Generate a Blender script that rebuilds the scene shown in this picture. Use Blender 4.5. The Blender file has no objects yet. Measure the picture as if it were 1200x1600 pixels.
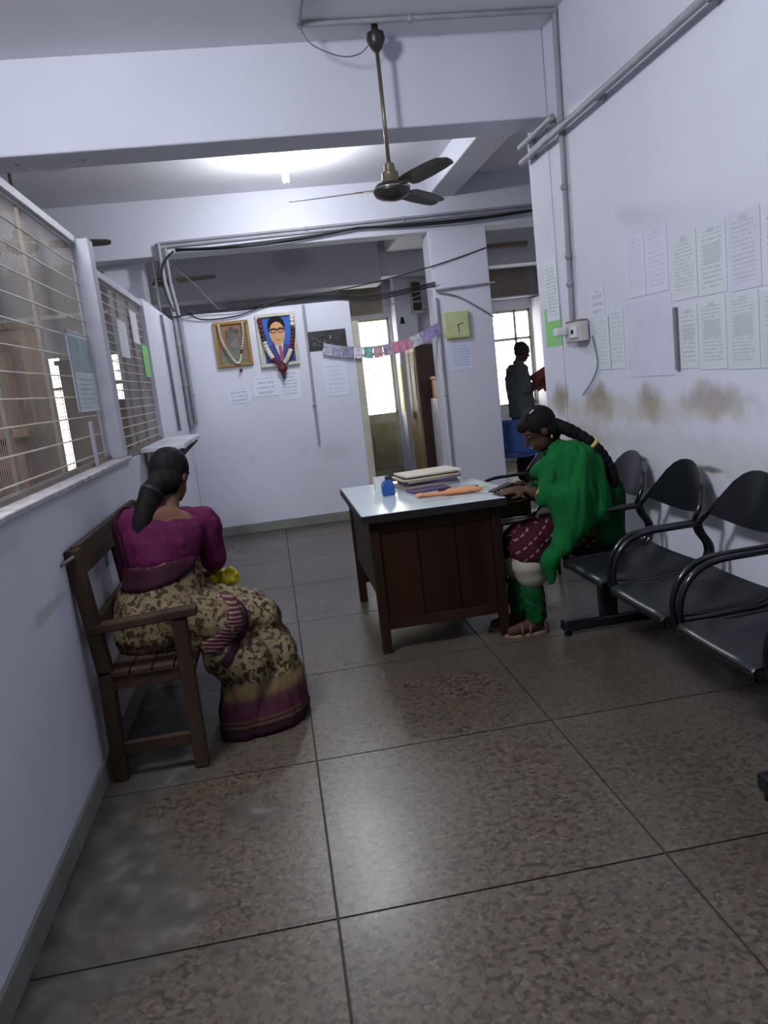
import bpy, math, random
from mathutils import Vector, Matrix
from mathutils import noise
from mathutils.bvhtree import BVHTree
random.seed(7)
S = bpy.context.scene
COL = S.collection

# ------------------------------------------------------------------ camera
CAMLOC = Vector((0, 0, 1.45))
right = Vector((0.9832, -0.1455, -0.1120)); down = None
fwd = Vector((0.1254, 0.9779, -0.1674)).normalized()
right = (right - fwd * right.dot(fwd)).normalized()
upv = right.cross(fwd)
cd = bpy.data.cameras.new('camera'); cam = bpy.data.objects.new('camera', cd); COL.objects.link(cam)
cd.sensor_fit = 'VERTICAL'; cd.sensor_height = 24; cd.lens = 1228 * 24 / 1600
cd.clip_start = 0.05
mw = Matrix((right, upv, -fwd)).transposed().to_4x4(); mw.translation = CAMLOC
cam.matrix_world = mw
S.camera = cam

# ------------------------------------------------------------------ world and exposure
w = bpy.data.worlds.new('daylight'); S.world = w; w.use_nodes = True
bg = w.node_tree.nodes['Background']
bg.inputs[0].default_value = (1.0, 0.98, 0.90, 1); bg.inputs[1].default_value = 7.0
S.view_settings.view_transform = 'Standard'; S.view_settings.look = 'None'
S.view_settings.gamma = 1; S.view_settings.use_curve_mapping = False
S.view_settings.exposure = 0.55
OFFSCREEN_W = 135.0   # office lamp above the mesh screen, out of the picture; it throws the fan's shadow on the beam
CFL_W = 42.0       # compact lamp in the second bay

L_ = bpy.data.lights.new('office_lamp_left_offscreen', 'POINT'); L_.energy = OFFSCREEN_W; L_.color = (.93, .96, 1); L_.shadow_soft_size = .22
o_ = bpy.data.objects.new('office_lamp_left_offscreen', L_); COL.objects.link(o_); o_.location = (-1.0, 2.2, 3.18)

# ------------------------------------------------------------------ helpers
def V(*a): return Vector(a)

class MB:
    def __init__(s): s.v = []; s.f = []
    def add(s, vs, fs):
        o = len(s.v); s.v += [tuple(p) for p in vs]; s.f += [tuple(i + o for i in f) for f in fs]; return s
    def box(s, x0, x1, y0, y1, z0, z1):
        vs = [(x, y, z) for x in (x0, x1) for y in (y0, y1) for z in (z0, z1)]
        return s.add(vs, [(0,1,3,2),(4,6,7,5),(0,4,5,1),(2,3,7,6),(0,2,6,4),(1,5,7,3)])
    def obox(s, c, size, u=(1,0,0), v=(0,1,0)):
        c = Vector(c); u = Vector(u).normalized(); v = Vector(v); v = (v - u * v.dot(u)).normalized(); n = u.cross(v)
        hx, hy, hz = [a / 2 for a in size]
        vs = [c + u*x + v*y + n*z for x in (-hx,hx) for y in (-hy,hy) for z in (-hz,hz)]
        return s.add(vs, [(0,1,3,2),(4,6,7,5),(0,4,5,1),(2,3,7,6),(0,2,6,4),(1,5,7,3)])
    def beam(s, a, b, wd, th, up=(0,0,1)):
        a = Vector(a); b = Vector(b); u = b - a
        return s.obox((a+b)/2, (u.length, wd, th), u, Vector(up).cross(u))
    def loft(s, rings, cap=True, closed=True):
        n = len(rings[0]); vs = [p for r in rings for p in r]; fs = []
        m = n if closed else n - 1
        for i in range(len(rings) - 1):
            for j in range(m):
                k = (j + 1) % n
                fs.append((i*n+j, i*n+k, (i+1)*n+k, (i+1)*n+j))
        if cap:
            fs.append(tuple(reversed(range(n)))); fs.append(tuple((len(rings)-1)*n + j for j in range(n)))
        return s.add(vs, fs)
    def tube(s, pts, r, n=8):
        pts = [Vector(p) for p in pts]; rings = []; nrm = None
        for i, p in enumerate(pts):
            t = (pts[min(i+1, len(pts)-1)] - pts[max(i-1, 0)]).normalized()
            if nrm is None: nrm = t.orthogonal().normalized()
            nrm = (nrm - t * nrm.dot(t)).normalized(); b = t.cross(nrm)
            rr = r[i] if isinstance(r, (list, tuple)) else r
            rings.append([p + (nrm*math.cos(a) + b*math.sin(a))*rr for a in [2*math.pi*k/n for k in range(n)]])
        return s.loft(rings)
    def cyl(s, a, b, r, n=12, r2=None): return s.tube([a, b], [r, r if r2 is None else r2], n)
    def lathe(s, prof, c=(0,0,0), axis=(0,0,1), n=20):
        c = Vector(c); ax = Vector(axis).normalized(); u = ax.orthogonal().normalized(); v = ax.cross(u)
        rings = [[c + ax*z + (u*math.cos(a) + v*math.sin(a))*max(r, 1e-4) for a in [2*math.pi*k/n for k in range(n)]] for r, z in prof]
        return s.loft(rings)
    def ell(s, c, rad, u=(1,0,0), v=(0,1,0), n=16, m=10):
        c = Vector(c); u = Vector(u).normalized(); v = Vector(v); v = (v - u*v.dot(u)).normalized(); w_ = u.cross(v)
        rings = []
        for i in range(m + 1):
            t = math.pi * (0.02 + 0.96 * i / m) - math.pi/2
            rings.append([c + u*rad[0]*math.cos(t)*math.cos(a) + v*rad[1]*math.cos(t)*math.sin(a) + w_*rad[2]*math.sin(t)
                          for a in [2*math.pi*k/n for k in range(n)]])
        return s.loft(rings)
    def cap(s, a, b, r0, r1, n=14):
        a = Vector(a); b = Vector(b); d = (b - a).normalized(); pts = []; rs = []
        for k in range(5):
            t = math.pi/2 * (k + 0.15) / 5; pts.append(a - d*r0*math.cos(t)); rs.append(r0*math.sin(t))
        pts += [a, b]; rs += [r0, r1]
        for k in range(4, -1, -1):
            t = math.pi/2 * (k + 0.15) / 5; pts.append(b + d*r1*math.cos(t)); rs.append(r1*math.sin(t))
        return s.tube(pts, rs, n)
    def prism(s, poly, o, u, v, wv):
        o = Vector(o); u = Vector(u); v = Vector(v); wv = Vector(wv)
        A = [o + u*x + v*y for x, y in poly]; return s.loft([A, [p + wv for p in A]])
    def mesh(s, name):
        m = bpy.data.meshes.new(name); m.from_pydata(s.v, [], s.f); m.validate()
        import bmesh
        bm = bmesh.new(); bm.from_mesh(m); bmesh.ops.recalc_face_normals(bm, faces=bm.faces); bm.to_mesh(m); bm.free()
        return m
    def build(s, name, mat, parent=None, smooth=False, bevel=0, local=False):
        m = s.mesh(name)
        return link(name, m, mat, parent, smooth, bevel, local)

LOC = {}
def link(name, m, mat, parent=None, smooth=False, bevel=0, local=False):
    if mat and not m.materials: m.materials.append(mat)
    if smooth:
        m.polygons.foreach_set('use_smooth', [True]*len(m.polygons))
        if smooth is not True: m.set_sharp_from_angle(angle=math.radians(smooth))
    o = bpy.data.objects.new(name, m); COL.objects.link(o)
    if parent:
        o.parent = parent
        if not local and parent.name in LOC: o.matrix_parent_inverse = Matrix.Translation(-LOC[parent.name])
    if bevel:
        b = o.modifiers.new('bevel', 'BEVEL'); b.width = bevel; b.segments = 2; b.limit_method = 'ANGLE'
    return o
def root(name, loc, label, cat, group=None):
    o = bpy.data.objects.new(name, None); COL.objects.link(o); o.location = loc; LOC[o.name] = Vector(loc)
    o.empty_display_size = 0.1
    return tag(o, label, cat, group)
def tag(o, label, cat, group=None):
    o['label'] = label; o['category'] = cat
    if group: o['group'] = group
    return o
def struct(o): o['kind'] = 'structure'; return o
def dup(r, loc, label=None, rotz=None):
    c = r.copy(); COL.objects.link(c); c.location = loc; LOC[c.name] = Vector(loc)
    if rotz is not None: c.rotation_euler = (0, 0, rotz)
    if label: c['label'] = label
    for ch in list(r.children):
        k = ch.copy(); COL.objects.link(k); k.parent = c
        for g in list(ch.children):
            h = g.copy(); COL.objects.link(h); h.parent = k
    return c
def smoothpath(pts, k=6):
    pts = [Vector(p) for p in pts]; P = [pts[0]] + pts + [pts[-1]]; out = []
    for i in range(1, len(P) - 2):
        for j in range(k):
            t = j / k; a, b, c, d = P[i-1], P[i], P[i+1], P[i+2]
            out.append(0.5*((2*b) + (c-a)*t + (2*a-5*b+4*c-d)*t*t + (3*b-a-3*c+d)*t**3))
    out.append(pts[-1]); return out
def sag(a, b, s, n=14):
    a = Vector(a); b = Vector(b)
    return [a.lerp(b, i/n) - V(0,0,s*4*(i/n)*(1-i/n)) for i in range(n+1)]

def blob(name, mb, mat, parent=None, voxel=0.008, smooth=6, wrinkle=0, wscale=0.1, stretch=(1,1,1)):
    """one continuous surface grown from overlapping closed shapes"""
    m = mb.mesh(name); o = bpy.data.objects.new('tmp', m); COL.objects.link(o)
    r = o.modifiers.new('r', 'REMESH'); r.mode = 'VOXEL'; r.voxel_size = voxel; r.use_smooth_shade = True
    if smooth:
        sm = o.modifiers.new('s', 'SMOOTH'); sm.factor = 0.5; sm.iterations = smooth
    dg = bpy.context.evaluated_depsgraph_get(); dg.update()
    me = bpy.data.meshes.new_from_object(o.evaluated_get(dg)); me.name = name
    bpy.data.objects.remove(o)
    me.materials.clear()
    if wrinkle:
        nr = [v.normal.copy() for v in me.vertices]
        for v, vn in zip(me.vertices, nr):
            p = Vector((v.co.x/stretch[0], v.co.y/stretch[1], v.co.z/stretch[2])) / wscale
            n = noise.noise(p) + .5*noise.noise(p*2.1)
            v.co += vn * wrinkle * n
    return link(name, me, mat, parent, True)
def ribbon_on(host, path, width, mat, name, parent, lift=0.005, across=None):
    me = host.data; bvh = BVHTree.FromPolygons([v.co for v in me.vertices], [p.vertices for p in me.polygons])
    L = []; R = []; pts = smoothpath(path, 8)
    rows = []
    for i, p in enumerate(pts):
        t = (pts[min(i+1,len(pts)-1)] - pts[max(i-1,0)]).normalized()
        q, n, _, _ = bvh.find_nearest(p); ac = n.cross(t).normalized()
        row = []
        for k in (-2,-1,0,1,2):
            q2, n2, _, _ = bvh.find_nearest(p + ac*width*k/4); row.append((q2 + n2*lift, n2))
        rows.append(row)
    mb = MB(); n = 5
    vs = [a for r in rows for a, b in r] + [a - b*0.006 for r in rows for a, b in r]; fs = []; o = len(rows)*n
    for i in range(len(rows)-1):
        for j in range(n-1):
            a = i*n+j; fs.append((a, a+1, a+n+1, a+n)); fs.append((o+a, o+a+n, o+a+n+1, o+a+1))
        fs.append((i*n, (i+1)*n, o+(i+1)*n, o+i*n)); fs.append((i*n+4, o+i*n+4, o+(i+1)*n+4, (i+1)*n+4))
    mb.add(vs, fs)
    return mb.build(name, mat, parent, True)

def press(o, test, move):
    for v in o.data.vertices:
        if test(v.co): move(v.co)
# ------------------------------------------------------------------ materials
def newmat(name):
    m = bpy.data.materials.new(name); m.use_nodes = True
    nt = m.node_tree; b = nt.nodes['Principled BSDF']; return m, nt, b
def nd(nt, typ, **kw):
    n = nt.nodes.new(typ)
    for k, v in kw.items():
        if k.startswith('i_'):
            key = k[2:]; key = int(key) if key.isdigit() else key
            inp = n.inputs[key]
            if hasattr(v, 'is_output') or v.__class__.__name__.startswith('NodeSocket'): nt.links.new(v, inp)
            else: inp.default_value = v
        else: setattr(n, k, v)
    return n
def rgba(c): return (c[0], c[1], c[2], 1)
def math_(nt, op, a, b=0.0, c=None):
    n = nd(nt, 'ShaderNodeMath', operation=op, i_0=a, i_1=b)
    if c is not None: n.inputs[2].default_value = c
    return n.outputs[0]
def mixc(nt, f, a, b):
    n = nd(nt, 'ShaderNodeMix', data_type='RGBA')
    for i, v in ((0, f), (6, a), (7, b)):
        if v.__class__.__name__.startswith('NodeSocket'): nt.links.new(v, n.inputs[i])
        else: n.inputs[i].default_value = v
    return n.outputs[2]
def ramp(nt, fac, stops, interp='LINEAR'):
    n = nd(nt, 'ShaderNodeValToRGB', i_0=fac); n.color_ramp.interpolation = interp
    e = n.color_ramp.elements
    while len(e) < len(stops): e.new(0.5)
    for el, (p, c) in zip(e, stops): el.position = p; el.color = rgba(c) if not isinstance(c, float) else (c, c, c, 1)
    return n.outputs[0]
def mat(name, c, rough=0.6, metal=0.0, var=0.08, scale=6.0, bump=0.0, bscale=60.0, c2=None, stretch=None, coat=0.0, sub=0.0, spec=None):
    m, nt, b = newmat(name)
    if spec is None: spec = .12 if any(k in name for k in ('cloth','hair','wood','teak','panel','skin')) else .5
    b.inputs['Specular IOR Level'].default_value = spec
    tc = nd(nt, 'ShaderNodeTexCoord').outputs['Object']
    if stretch: tc = nd(nt, 'ShaderNodeMapping', i_0=tc, i_3=stretch).outputs[0]
    n = nd(nt, 'ShaderNodeTexNoise', i_Vector=tc, i_Scale=scale, i_Detail=5.0).outputs[0]
    c2 = c2 or tuple(max(0, x*(1-var*2.5)) for x in c)
    col = ramp(nt, n, [(0.35, c2), (0.65, c)])
    nt.links.new(col, b.inputs['Base Color'])
    b.inputs['Roughness'].default_value = rough; b.inputs['Metallic'].default_value = metal
    b.inputs['Coat Weight'].default_value = coat
    if sub: b.inputs['Subsurface Weight'].default_value = sub; b.inputs['Subsurface Radius'].default_value = (0.02, 0.008, 0.005)
    if bump:
        nb = nd(nt, 'ShaderNodeTexNoise', i_Vector=tc, i_Scale=bscale, i_Detail=4.0).outputs[0]
        bp = nd(nt, 'ShaderNodeBump', i_Height=nb, i_Strength=bump, i_Distance=0.01).outputs[0]
        nt.links.new(bp, b.inputs['Normal'])
    return m
def emit(name, c, s):
    m, nt, b = newmat(name); b.inputs['Base Color'].default_value = rgba(c)
    b.inputs['Emission Color'].default_value = rgba(c); b.inputs['Emission Strength'].default_value = s; return m
def wallmat(name, c, stains=(), grime=None, smudge=0.1):
    """distempered plaster; stains are (x,y,z,rx,ry,rz,colour,strength) dirt marks with a shape of their own"""
    m, nt, b = newmat(name)
    pos = nd(nt, 'ShaderNodeNewGeometry').outputs['Position']
    n1 = nd(nt, 'ShaderNodeTexNoise', i_Vector=pos, i_Scale=1.3, i_Detail=6.0).outputs[0]
    n2 = nd(nt, 'ShaderNodeTexNoise', i_Vector=pos, i_Scale=7.0, i_Detail=6.0).outputs[0]
    col = ramp(nt, n1, [(0.3, tuple(x*(1-smudge) for x in c)), (0.7, c)])
    if grime:      # (z below which the wall is soiled by people's backs, colour, amount)
        z = nd(nt, 'ShaderNodeSeparateXYZ', i_0=pos).outputs[2]
        zz = math_(nt, 'ADD', z, math_(nt, 'MULTIPLY', math_(nt, 'SUBTRACT', n1, 0.5), 0.7))
        g = nd(nt, 'ShaderNodeMapRange', i_0=zz, i_1=grime[0]-0.12, i_2=grime[0], i_3=grime[2], i_4=0.0).outputs[0]
        g = math_(nt, 'MULTIPLY', g, nd(nt, 'ShaderNodeMapRange', i_0=n2, i_1=0.3, i_2=0.65, i_3=0.5, i_4=1.0).outputs[0])
        col = mixc(nt, g, col, rgba(grime[1]))
    nv = nd(nt, 'ShaderNodeTexNoise', i_Vector=pos, i_Scale=9.0, i_Detail=5.0).outputs[0]
    for x, y, z, rx, ry, rz, sc, st in stains:
        d = nd(nt, 'ShaderNodeVectorMath', operation='SUBTRACT', i_0=pos, i_1=(x, y, z)).outputs[0]
        d = nd(nt, 'ShaderNodeVectorMath', operation='MULTIPLY', i_0=d, i_1=(1/rx, 1/ry, 1/rz)).outputs[0]
        l = nd(nt, 'ShaderNodeVectorMath', operation='LENGTH', i_0=d).outputs['Value']
        l = math_(nt, 'ADD', l, math_(nt, 'MULTIPLY', math_(nt, 'SUBTRACT', nv, 0.5), 1.1))
        f = nd(nt, 'ShaderNodeMapRange', interpolation_type='SMOOTHSTEP', i_0=l, i_1=0.3, i_2=1.15, i_3=st, i_4=0.0).outputs[0]
        col = mixc(nt, f, col, rgba(sc))
    nt.links.new(col, b.inputs['Base Color']); b.inputs['Roughness'].default_value = 0.75
    bp = nd(nt, 'ShaderNodeBump', i_Height=n2, i_Strength=0.12, i_Distance=0.01).outputs[0]
    nt.links.new(bp, b.inputs['Normal'])
    return m
def printed(name, paper, ink, axis='Y', rows=18, head=True, flip=False, block=False, seed=0.0):
    """a printed sheet: rows of broken dark lines, read from the sheet's own bounding box"""
    m, nt, b = newmat(name)
    g = nd(nt, 'ShaderNodeTexCoord').outputs['Generated']
    s = nd(nt, 'ShaderNodeSeparateXYZ', i_0=g).outputs
    u = s[0] if axis == 'X' else s[1]; v = s[2]
    if flip: u = math_(nt, 'SUBTRACT', 1.0, u)
    row = math_(nt, 'MULTIPLY', v, float(rows)); fr = math_(nt, 'FRACT', row); fl = math_(nt, 'FLOOR', row)
    line = math_(nt, 'GREATER_THAN', fr, 0.5)
    vec = nd(nt, 'ShaderNodeCombineXYZ', i_0=math_(nt, 'MULTIPLY', u, 26.0), i_1=math_(nt, 'MULTIPLY', fl, 7.3), i_2=seed).outputs[0]
    n = nd(nt, 'ShaderNodeTexNoise', i_Vector=vec, i_Scale=1.0, i_Detail=1.0).outputs[0]
    word = math_(nt, 'GREATER_THAN', n, 0.42)
    vec2 = nd(nt, 'ShaderNodeCombineXYZ', i_0=3.1, i_1=math_(nt, 'MULTIPLY', fl, 3.7), i_2=seed).outputs[0]
    le = nd(nt, 'ShaderNodeTexNoise', i_Vector=vec2, i_Scale=1.0).outputs[0]
    ins = math_(nt, 'MULTIPLY', math_(nt, 'GREATER_THAN', u, 0.12), math_(nt, 'LESS_THAN', u, math_(nt, 'ADD', 0.55, math_(nt, 'MULTIPLY', le, 0.6))))
    inv = math_(nt, 'MULTIPLY', math_(nt, 'GREATER_THAN', v, 0.1), math_(nt, 'LESS_THAN', v, 0.92))
    inv = math_(nt, 'MULTIPLY', inv, math_(nt, 'LESS_THAN', u, 0.88))
    f = math_(nt, 'MULTIPLY', math_(nt, 'MULTIPLY', line, word), math_(nt, 'MULTIPLY', ins, inv))
    if block:
        bb = math_(nt, 'MULTIPLY', math_(nt, 'MULTIPLY', math_(nt, 'GREATER_THAN', v, 0.45), math_(nt, 'LESS_THAN', v, 0.7)),
                   math_(nt, 'MULTIPLY', math_(nt, 'GREATER_THAN', u, 0.2), math_(nt, 'LESS_THAN', u, 0.8)))
        f = math_(nt, 'MAXIMUM', f, math_(nt, 'MULTIPLY', bb, 0.7))
    if head:
        hd = math_(nt, 'MULTIPLY', math_(nt, 'MULTIPLY', math_(nt, 'GREATER_THAN', v, 0.88), math_(nt, 'LESS_THAN', v, 0.95)),
                   math_(nt, 'MULTIPLY', math_(nt, 'GREATER_THAN', u, 0.38), math_(nt, 'LESS_THAN', u, 0.62)))
        f = math_(nt, 'MAXIMUM', f, math_(nt, 'MULTIPLY', hd, 0.8))
    col = mixc(nt, f, rgba(paper), rgba(ink))
    nt.links.new(col, b.inputs['Base Color']); b.inputs['Roughness'].default_value = 0.7
    return m

WALLC = (0.66, 0.67, 0.77)
BRN = (0.22, 0.155, 0.075)
M = {}
M['wall'] = wallmat('distemper_wall', WALLC)
M['wall_left'] = wallmat('left_wall_plaster', WALLC,
    stains=[(-0.83, 2.75, 0.80, .1, .28, .035, (0.25,0.22,0.2), .45), (-0.83, 2.2, 1.08, .1, .5, .04, (0.3,0.28,0.26), .25)])
M['wall_right'] = wallmat('right_wall_plaster', WALLC,
    stains=[(2, 5.27, 1.165, .2, .17, .125, BRN, .8), (2, 4.64, 1.16, .2, .24, .13, BRN, .8), (2, 3.99, 1.16, .2, .18, .105, BRN, .75),
            (2, 3.37, 1.18, .2, .30, .10, BRN, .6), (2, 2.6, 1.17, .2, .3, .1, BRN, .5),
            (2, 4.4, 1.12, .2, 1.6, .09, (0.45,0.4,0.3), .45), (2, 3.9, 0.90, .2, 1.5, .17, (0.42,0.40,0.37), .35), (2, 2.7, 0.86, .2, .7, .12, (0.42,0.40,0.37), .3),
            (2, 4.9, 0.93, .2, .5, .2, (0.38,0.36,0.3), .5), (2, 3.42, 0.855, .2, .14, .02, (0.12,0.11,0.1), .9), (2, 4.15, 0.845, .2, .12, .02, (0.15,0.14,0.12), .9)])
M['wall_back'] = wallmat('back_wall_plaster', WALLC,
    stains=[(0.62, 8.3, 0.75, .25, .2, .12, (0.5,0.42,0.5), .35), (-0.25, 8.3, 0.78, .05, .2, .05, (0.45,0.45,0.5), .4), (0.3, 8.3, 0.8, .05, .2, .05, (0.45,0.45,0.5), .4)])
M['ceiling'] = wallmat('ceiling_plaster', (0.72, 0.72, 0.77))
M['beam'] = wallmat('beam_plaster', WALLC)
M['beam_far'] = wallmat('far_beam_plaster', WALLC, stains=[(0.55, 10.75, 3.1, .35, .4, .2, (0.3,0.26,0.28), .5)])
M['office'] = wallmat('office_plaster', WALLC)
M['cream_wall'] = wallmat('far_side_plaster', WALLC)
M['loft'] = mat('loft_panel', (0.36, 0.32, 0.27), 0.7)
M['skirt'] = mat('cement_skirting', (0.22, 0.22, 0.20), 0.7, bump=0.2)
M['white_paint'] = mat('white_painted_steel', (0.62, 0.62, 0.70), 0.5, bump=0.05)
M['post'] = mat('grey_white_post', (0.50, 0.50, 0.58), 0.6, bump=0.06)
M['cream_rod'] = mat('cream_painted_rod', (0.66, 0.60, 0.50), 0.5)
M['mesh_wire'] = mat('rusty_mesh_wire', (0.36, 0.32, 0.28), 0.5, 0.3)
M['frame_bar'] = mat('brown_flat_bar', (0.22, 0.17, 0.15), 0.6)
M['conduit'] = mat('grey_conduit', (0.33, 0.33, 0.37), 0.5, bump=0.05)
M['cable'] = mat('black_cable', (0.012, 0.012, 0.016), 0.5)
M['cable_grey'] = mat('grey_cable', (0.2, 0.2, 0.22), 0.5)
M['black_steel'] = mat('black_powder_steel', (0.012, 0.013, 0.018), 0.28, 0.2, coat=0.2)
M['black_tube'] = mat('black_gloss_tube', (0.010, 0.010, 0.015), 0.18, 0.3, coat=0.3)
M['wood_dark'] = mat('dark_teak', (0.035, 0.017, 0.011), 0.5, var=0.2, scale=3, stretch=(1, 1, 0.12), bump=0.05)
M['wood_panel'] = mat('reddish_panel', (0.030, 0.012, 0.007), 0.42, var=0.2, scale=4, stretch=(1, 1, 0.1), bump=0.04)
M['wood_bench'] = mat('old_bench_wood', (0.065, 0.040, 0.028), 0.65, var=0.2, scale=7, stretch=(1, .25, .25), bump=0.12)
M['wood_office'] = mat('office_cupboard_wood', (0.25, 0.14, 0.085), 0.55, var=0.15, scale=3, stretch=(1, 1, 0.15))
M['wood_office2'] = mat('darker_cupboard_wood', (0.14, 0.08, 0.055), 0.55, var=0.15, scale=3, stretch=(1, 1, 0.15))
M['wood_light'] = mat('light_cupboard_wood', (0.33, 0.24, 0.13), 0.5, var=0.12, scale=3, stretch=(1, 1, 0.15))
M['laminate'] = mat('white_laminate', (0.60, 0.68, 0.72), 0.22, var=0.03)
M['edge'] = mat('dark_edge_band', (0.014, 0.012, 0.013), 0.55, spec=.25)
M['fan_metal'] = mat('dark_brown_fan', (0.045, 0.035, 0.032), 0.35, 0.3)
M['fan_brass'] = mat('tarnished_fan_housing', (0.22, 0.19, 0.13), 0.35, 0.6)
M['skin'] = mat('brown_skin', (0.13, 0.066, 0.042), 0.55, var=0.05, sub=0.08)
M['skin_dark'] = mat('dark_brown_skin', (0.075, 0.04, 0.028), 0.55, var=0.05, sub=0.05)
M['hair'] = mat('black_hair', (0.010, 0.009, 0.010), 0.72, var=0.25, scale=40, stretch=(1, 1, .25), bump=0.35, bscale=90)
M['blouse'] = mat('magenta_blouse_cloth', (0.075, 0.008, 0.042), 0.75, var=0.08, bump=0.12)
M['maroon'] = mat('dark_maroon_cloth', (0.03, 0.007, 0.016), 0.75)
M['green'] = mat('green_dupatta_cloth', (0.006, 0.125, 0.03), 0.8, var=0.1, bump=0.12)
M['green_dark'] = mat('green_kurta_cloth', (0.004, 0.065, 0.018), 0.8, var=0.12, bump=0.12)
M['cream'] = mat('cream_cloth', (0.34, 0.32, 0.26), 0.8)
M['sandal'] = mat('brown_leather', (0.10, 0.05, 0.035), 0.55)
M['sole'] = mat('tan_sole', (0.24, 0.15, 0.09), 0.7)
M['shirt'] = mat('grey_shirt_cloth', (0.10, 0.115, 0.12), 0.8, bump=0.1)
M['trouser'] = mat('dark_trouser_cloth', (0.03, 0.03, 0.034), 0.8)
M['red'] = mat('red_folder', (0.30, 0.045, 0.055), 0.6)
M['paper'] = mat('white_paper', (0.72, 0.74, 0.76), 0.75, var=0.03)
M['green_paper'] = mat('green_paper', (0.26, 0.62, 0.22), 0.7, var=0.03)
M['blue'] = mat('blue_plastic', (0.02, 0.09, 0.34), 0.4)
M['blue_chair'] = mat('blue_chair_cloth', (0.07, 0.14, 0.42), 0.6)
M['orange'] = mat('orange_cloth', (0.80, 0.36, 0.18), 0.7, bump=0.2, bscale=30)
M['orange_box'] = mat('orange_plastic', (0.62, 0.25, 0.06), 0.5)
M['yellow'] = mat('yellow_plastic', (0.80, 0.68, 0.02), 0.45)
M['gold'] = mat('gold_metal', (0.65, 0.45, 0.15), 0.3, 0.9)
M['silver'] = mat('silver_metal', (0.7, 0.7, 0.7), 0.3, 0.8)
M['chrome'] = mat('chrome', (0.5, 0.5, 0.52), 0.2, 0.9)
M['purple'] = mat('purple_cover', (0.09, 0.055, 0.14), 0.5)
M['grey_cover'] = mat('grey_file_cover', (0.30, 0.28, 0.25), 0.7)
M['cream_sheet'] = mat('cream_sheet', (0.72,0.66,0.54), .7, var=.04)
M['buff'] = mat('buff_file', (0.62, 0.55, 0.42), 0.7)
M['glasslike'] = None
m, nt, b = newmat('window_glass')
tr = nd(nt, 'ShaderNodeBsdfTransparent'); gl = nd(nt, 'ShaderNodeBsdfGlossy', i_Roughness=0.05)
mx = nd(nt, 'ShaderNodeMixShader', i_0=0.06); nt.links.new(tr.outputs[0], mx.inputs[1]); nt.links.new(gl.outputs[0], mx.inputs[2])
nt.links.new(mx.outputs[0], nt.nodes['Material Output'].inputs[0]); M['glass'] = m
M['frame_cream'] = mat('cream_window_frame', (0.52, 0.50, 0.40), 0.6)
M['door_olive'] = mat('olive_cream_panel', (0.42, 0.39, 0.26), 0.6)
M['cfl_glow'] = emit('lit_compact_lamp', (0.93, 0.96, 1.0), 30.0)
M['clock_frame'] = mat('lime_clock_case', (0.56, 0.62, 0.20), 0.5)
M['clock_face'] = mat('pale_lime_dial', (0.62, 0.66, 0.38), 0.5)

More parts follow.
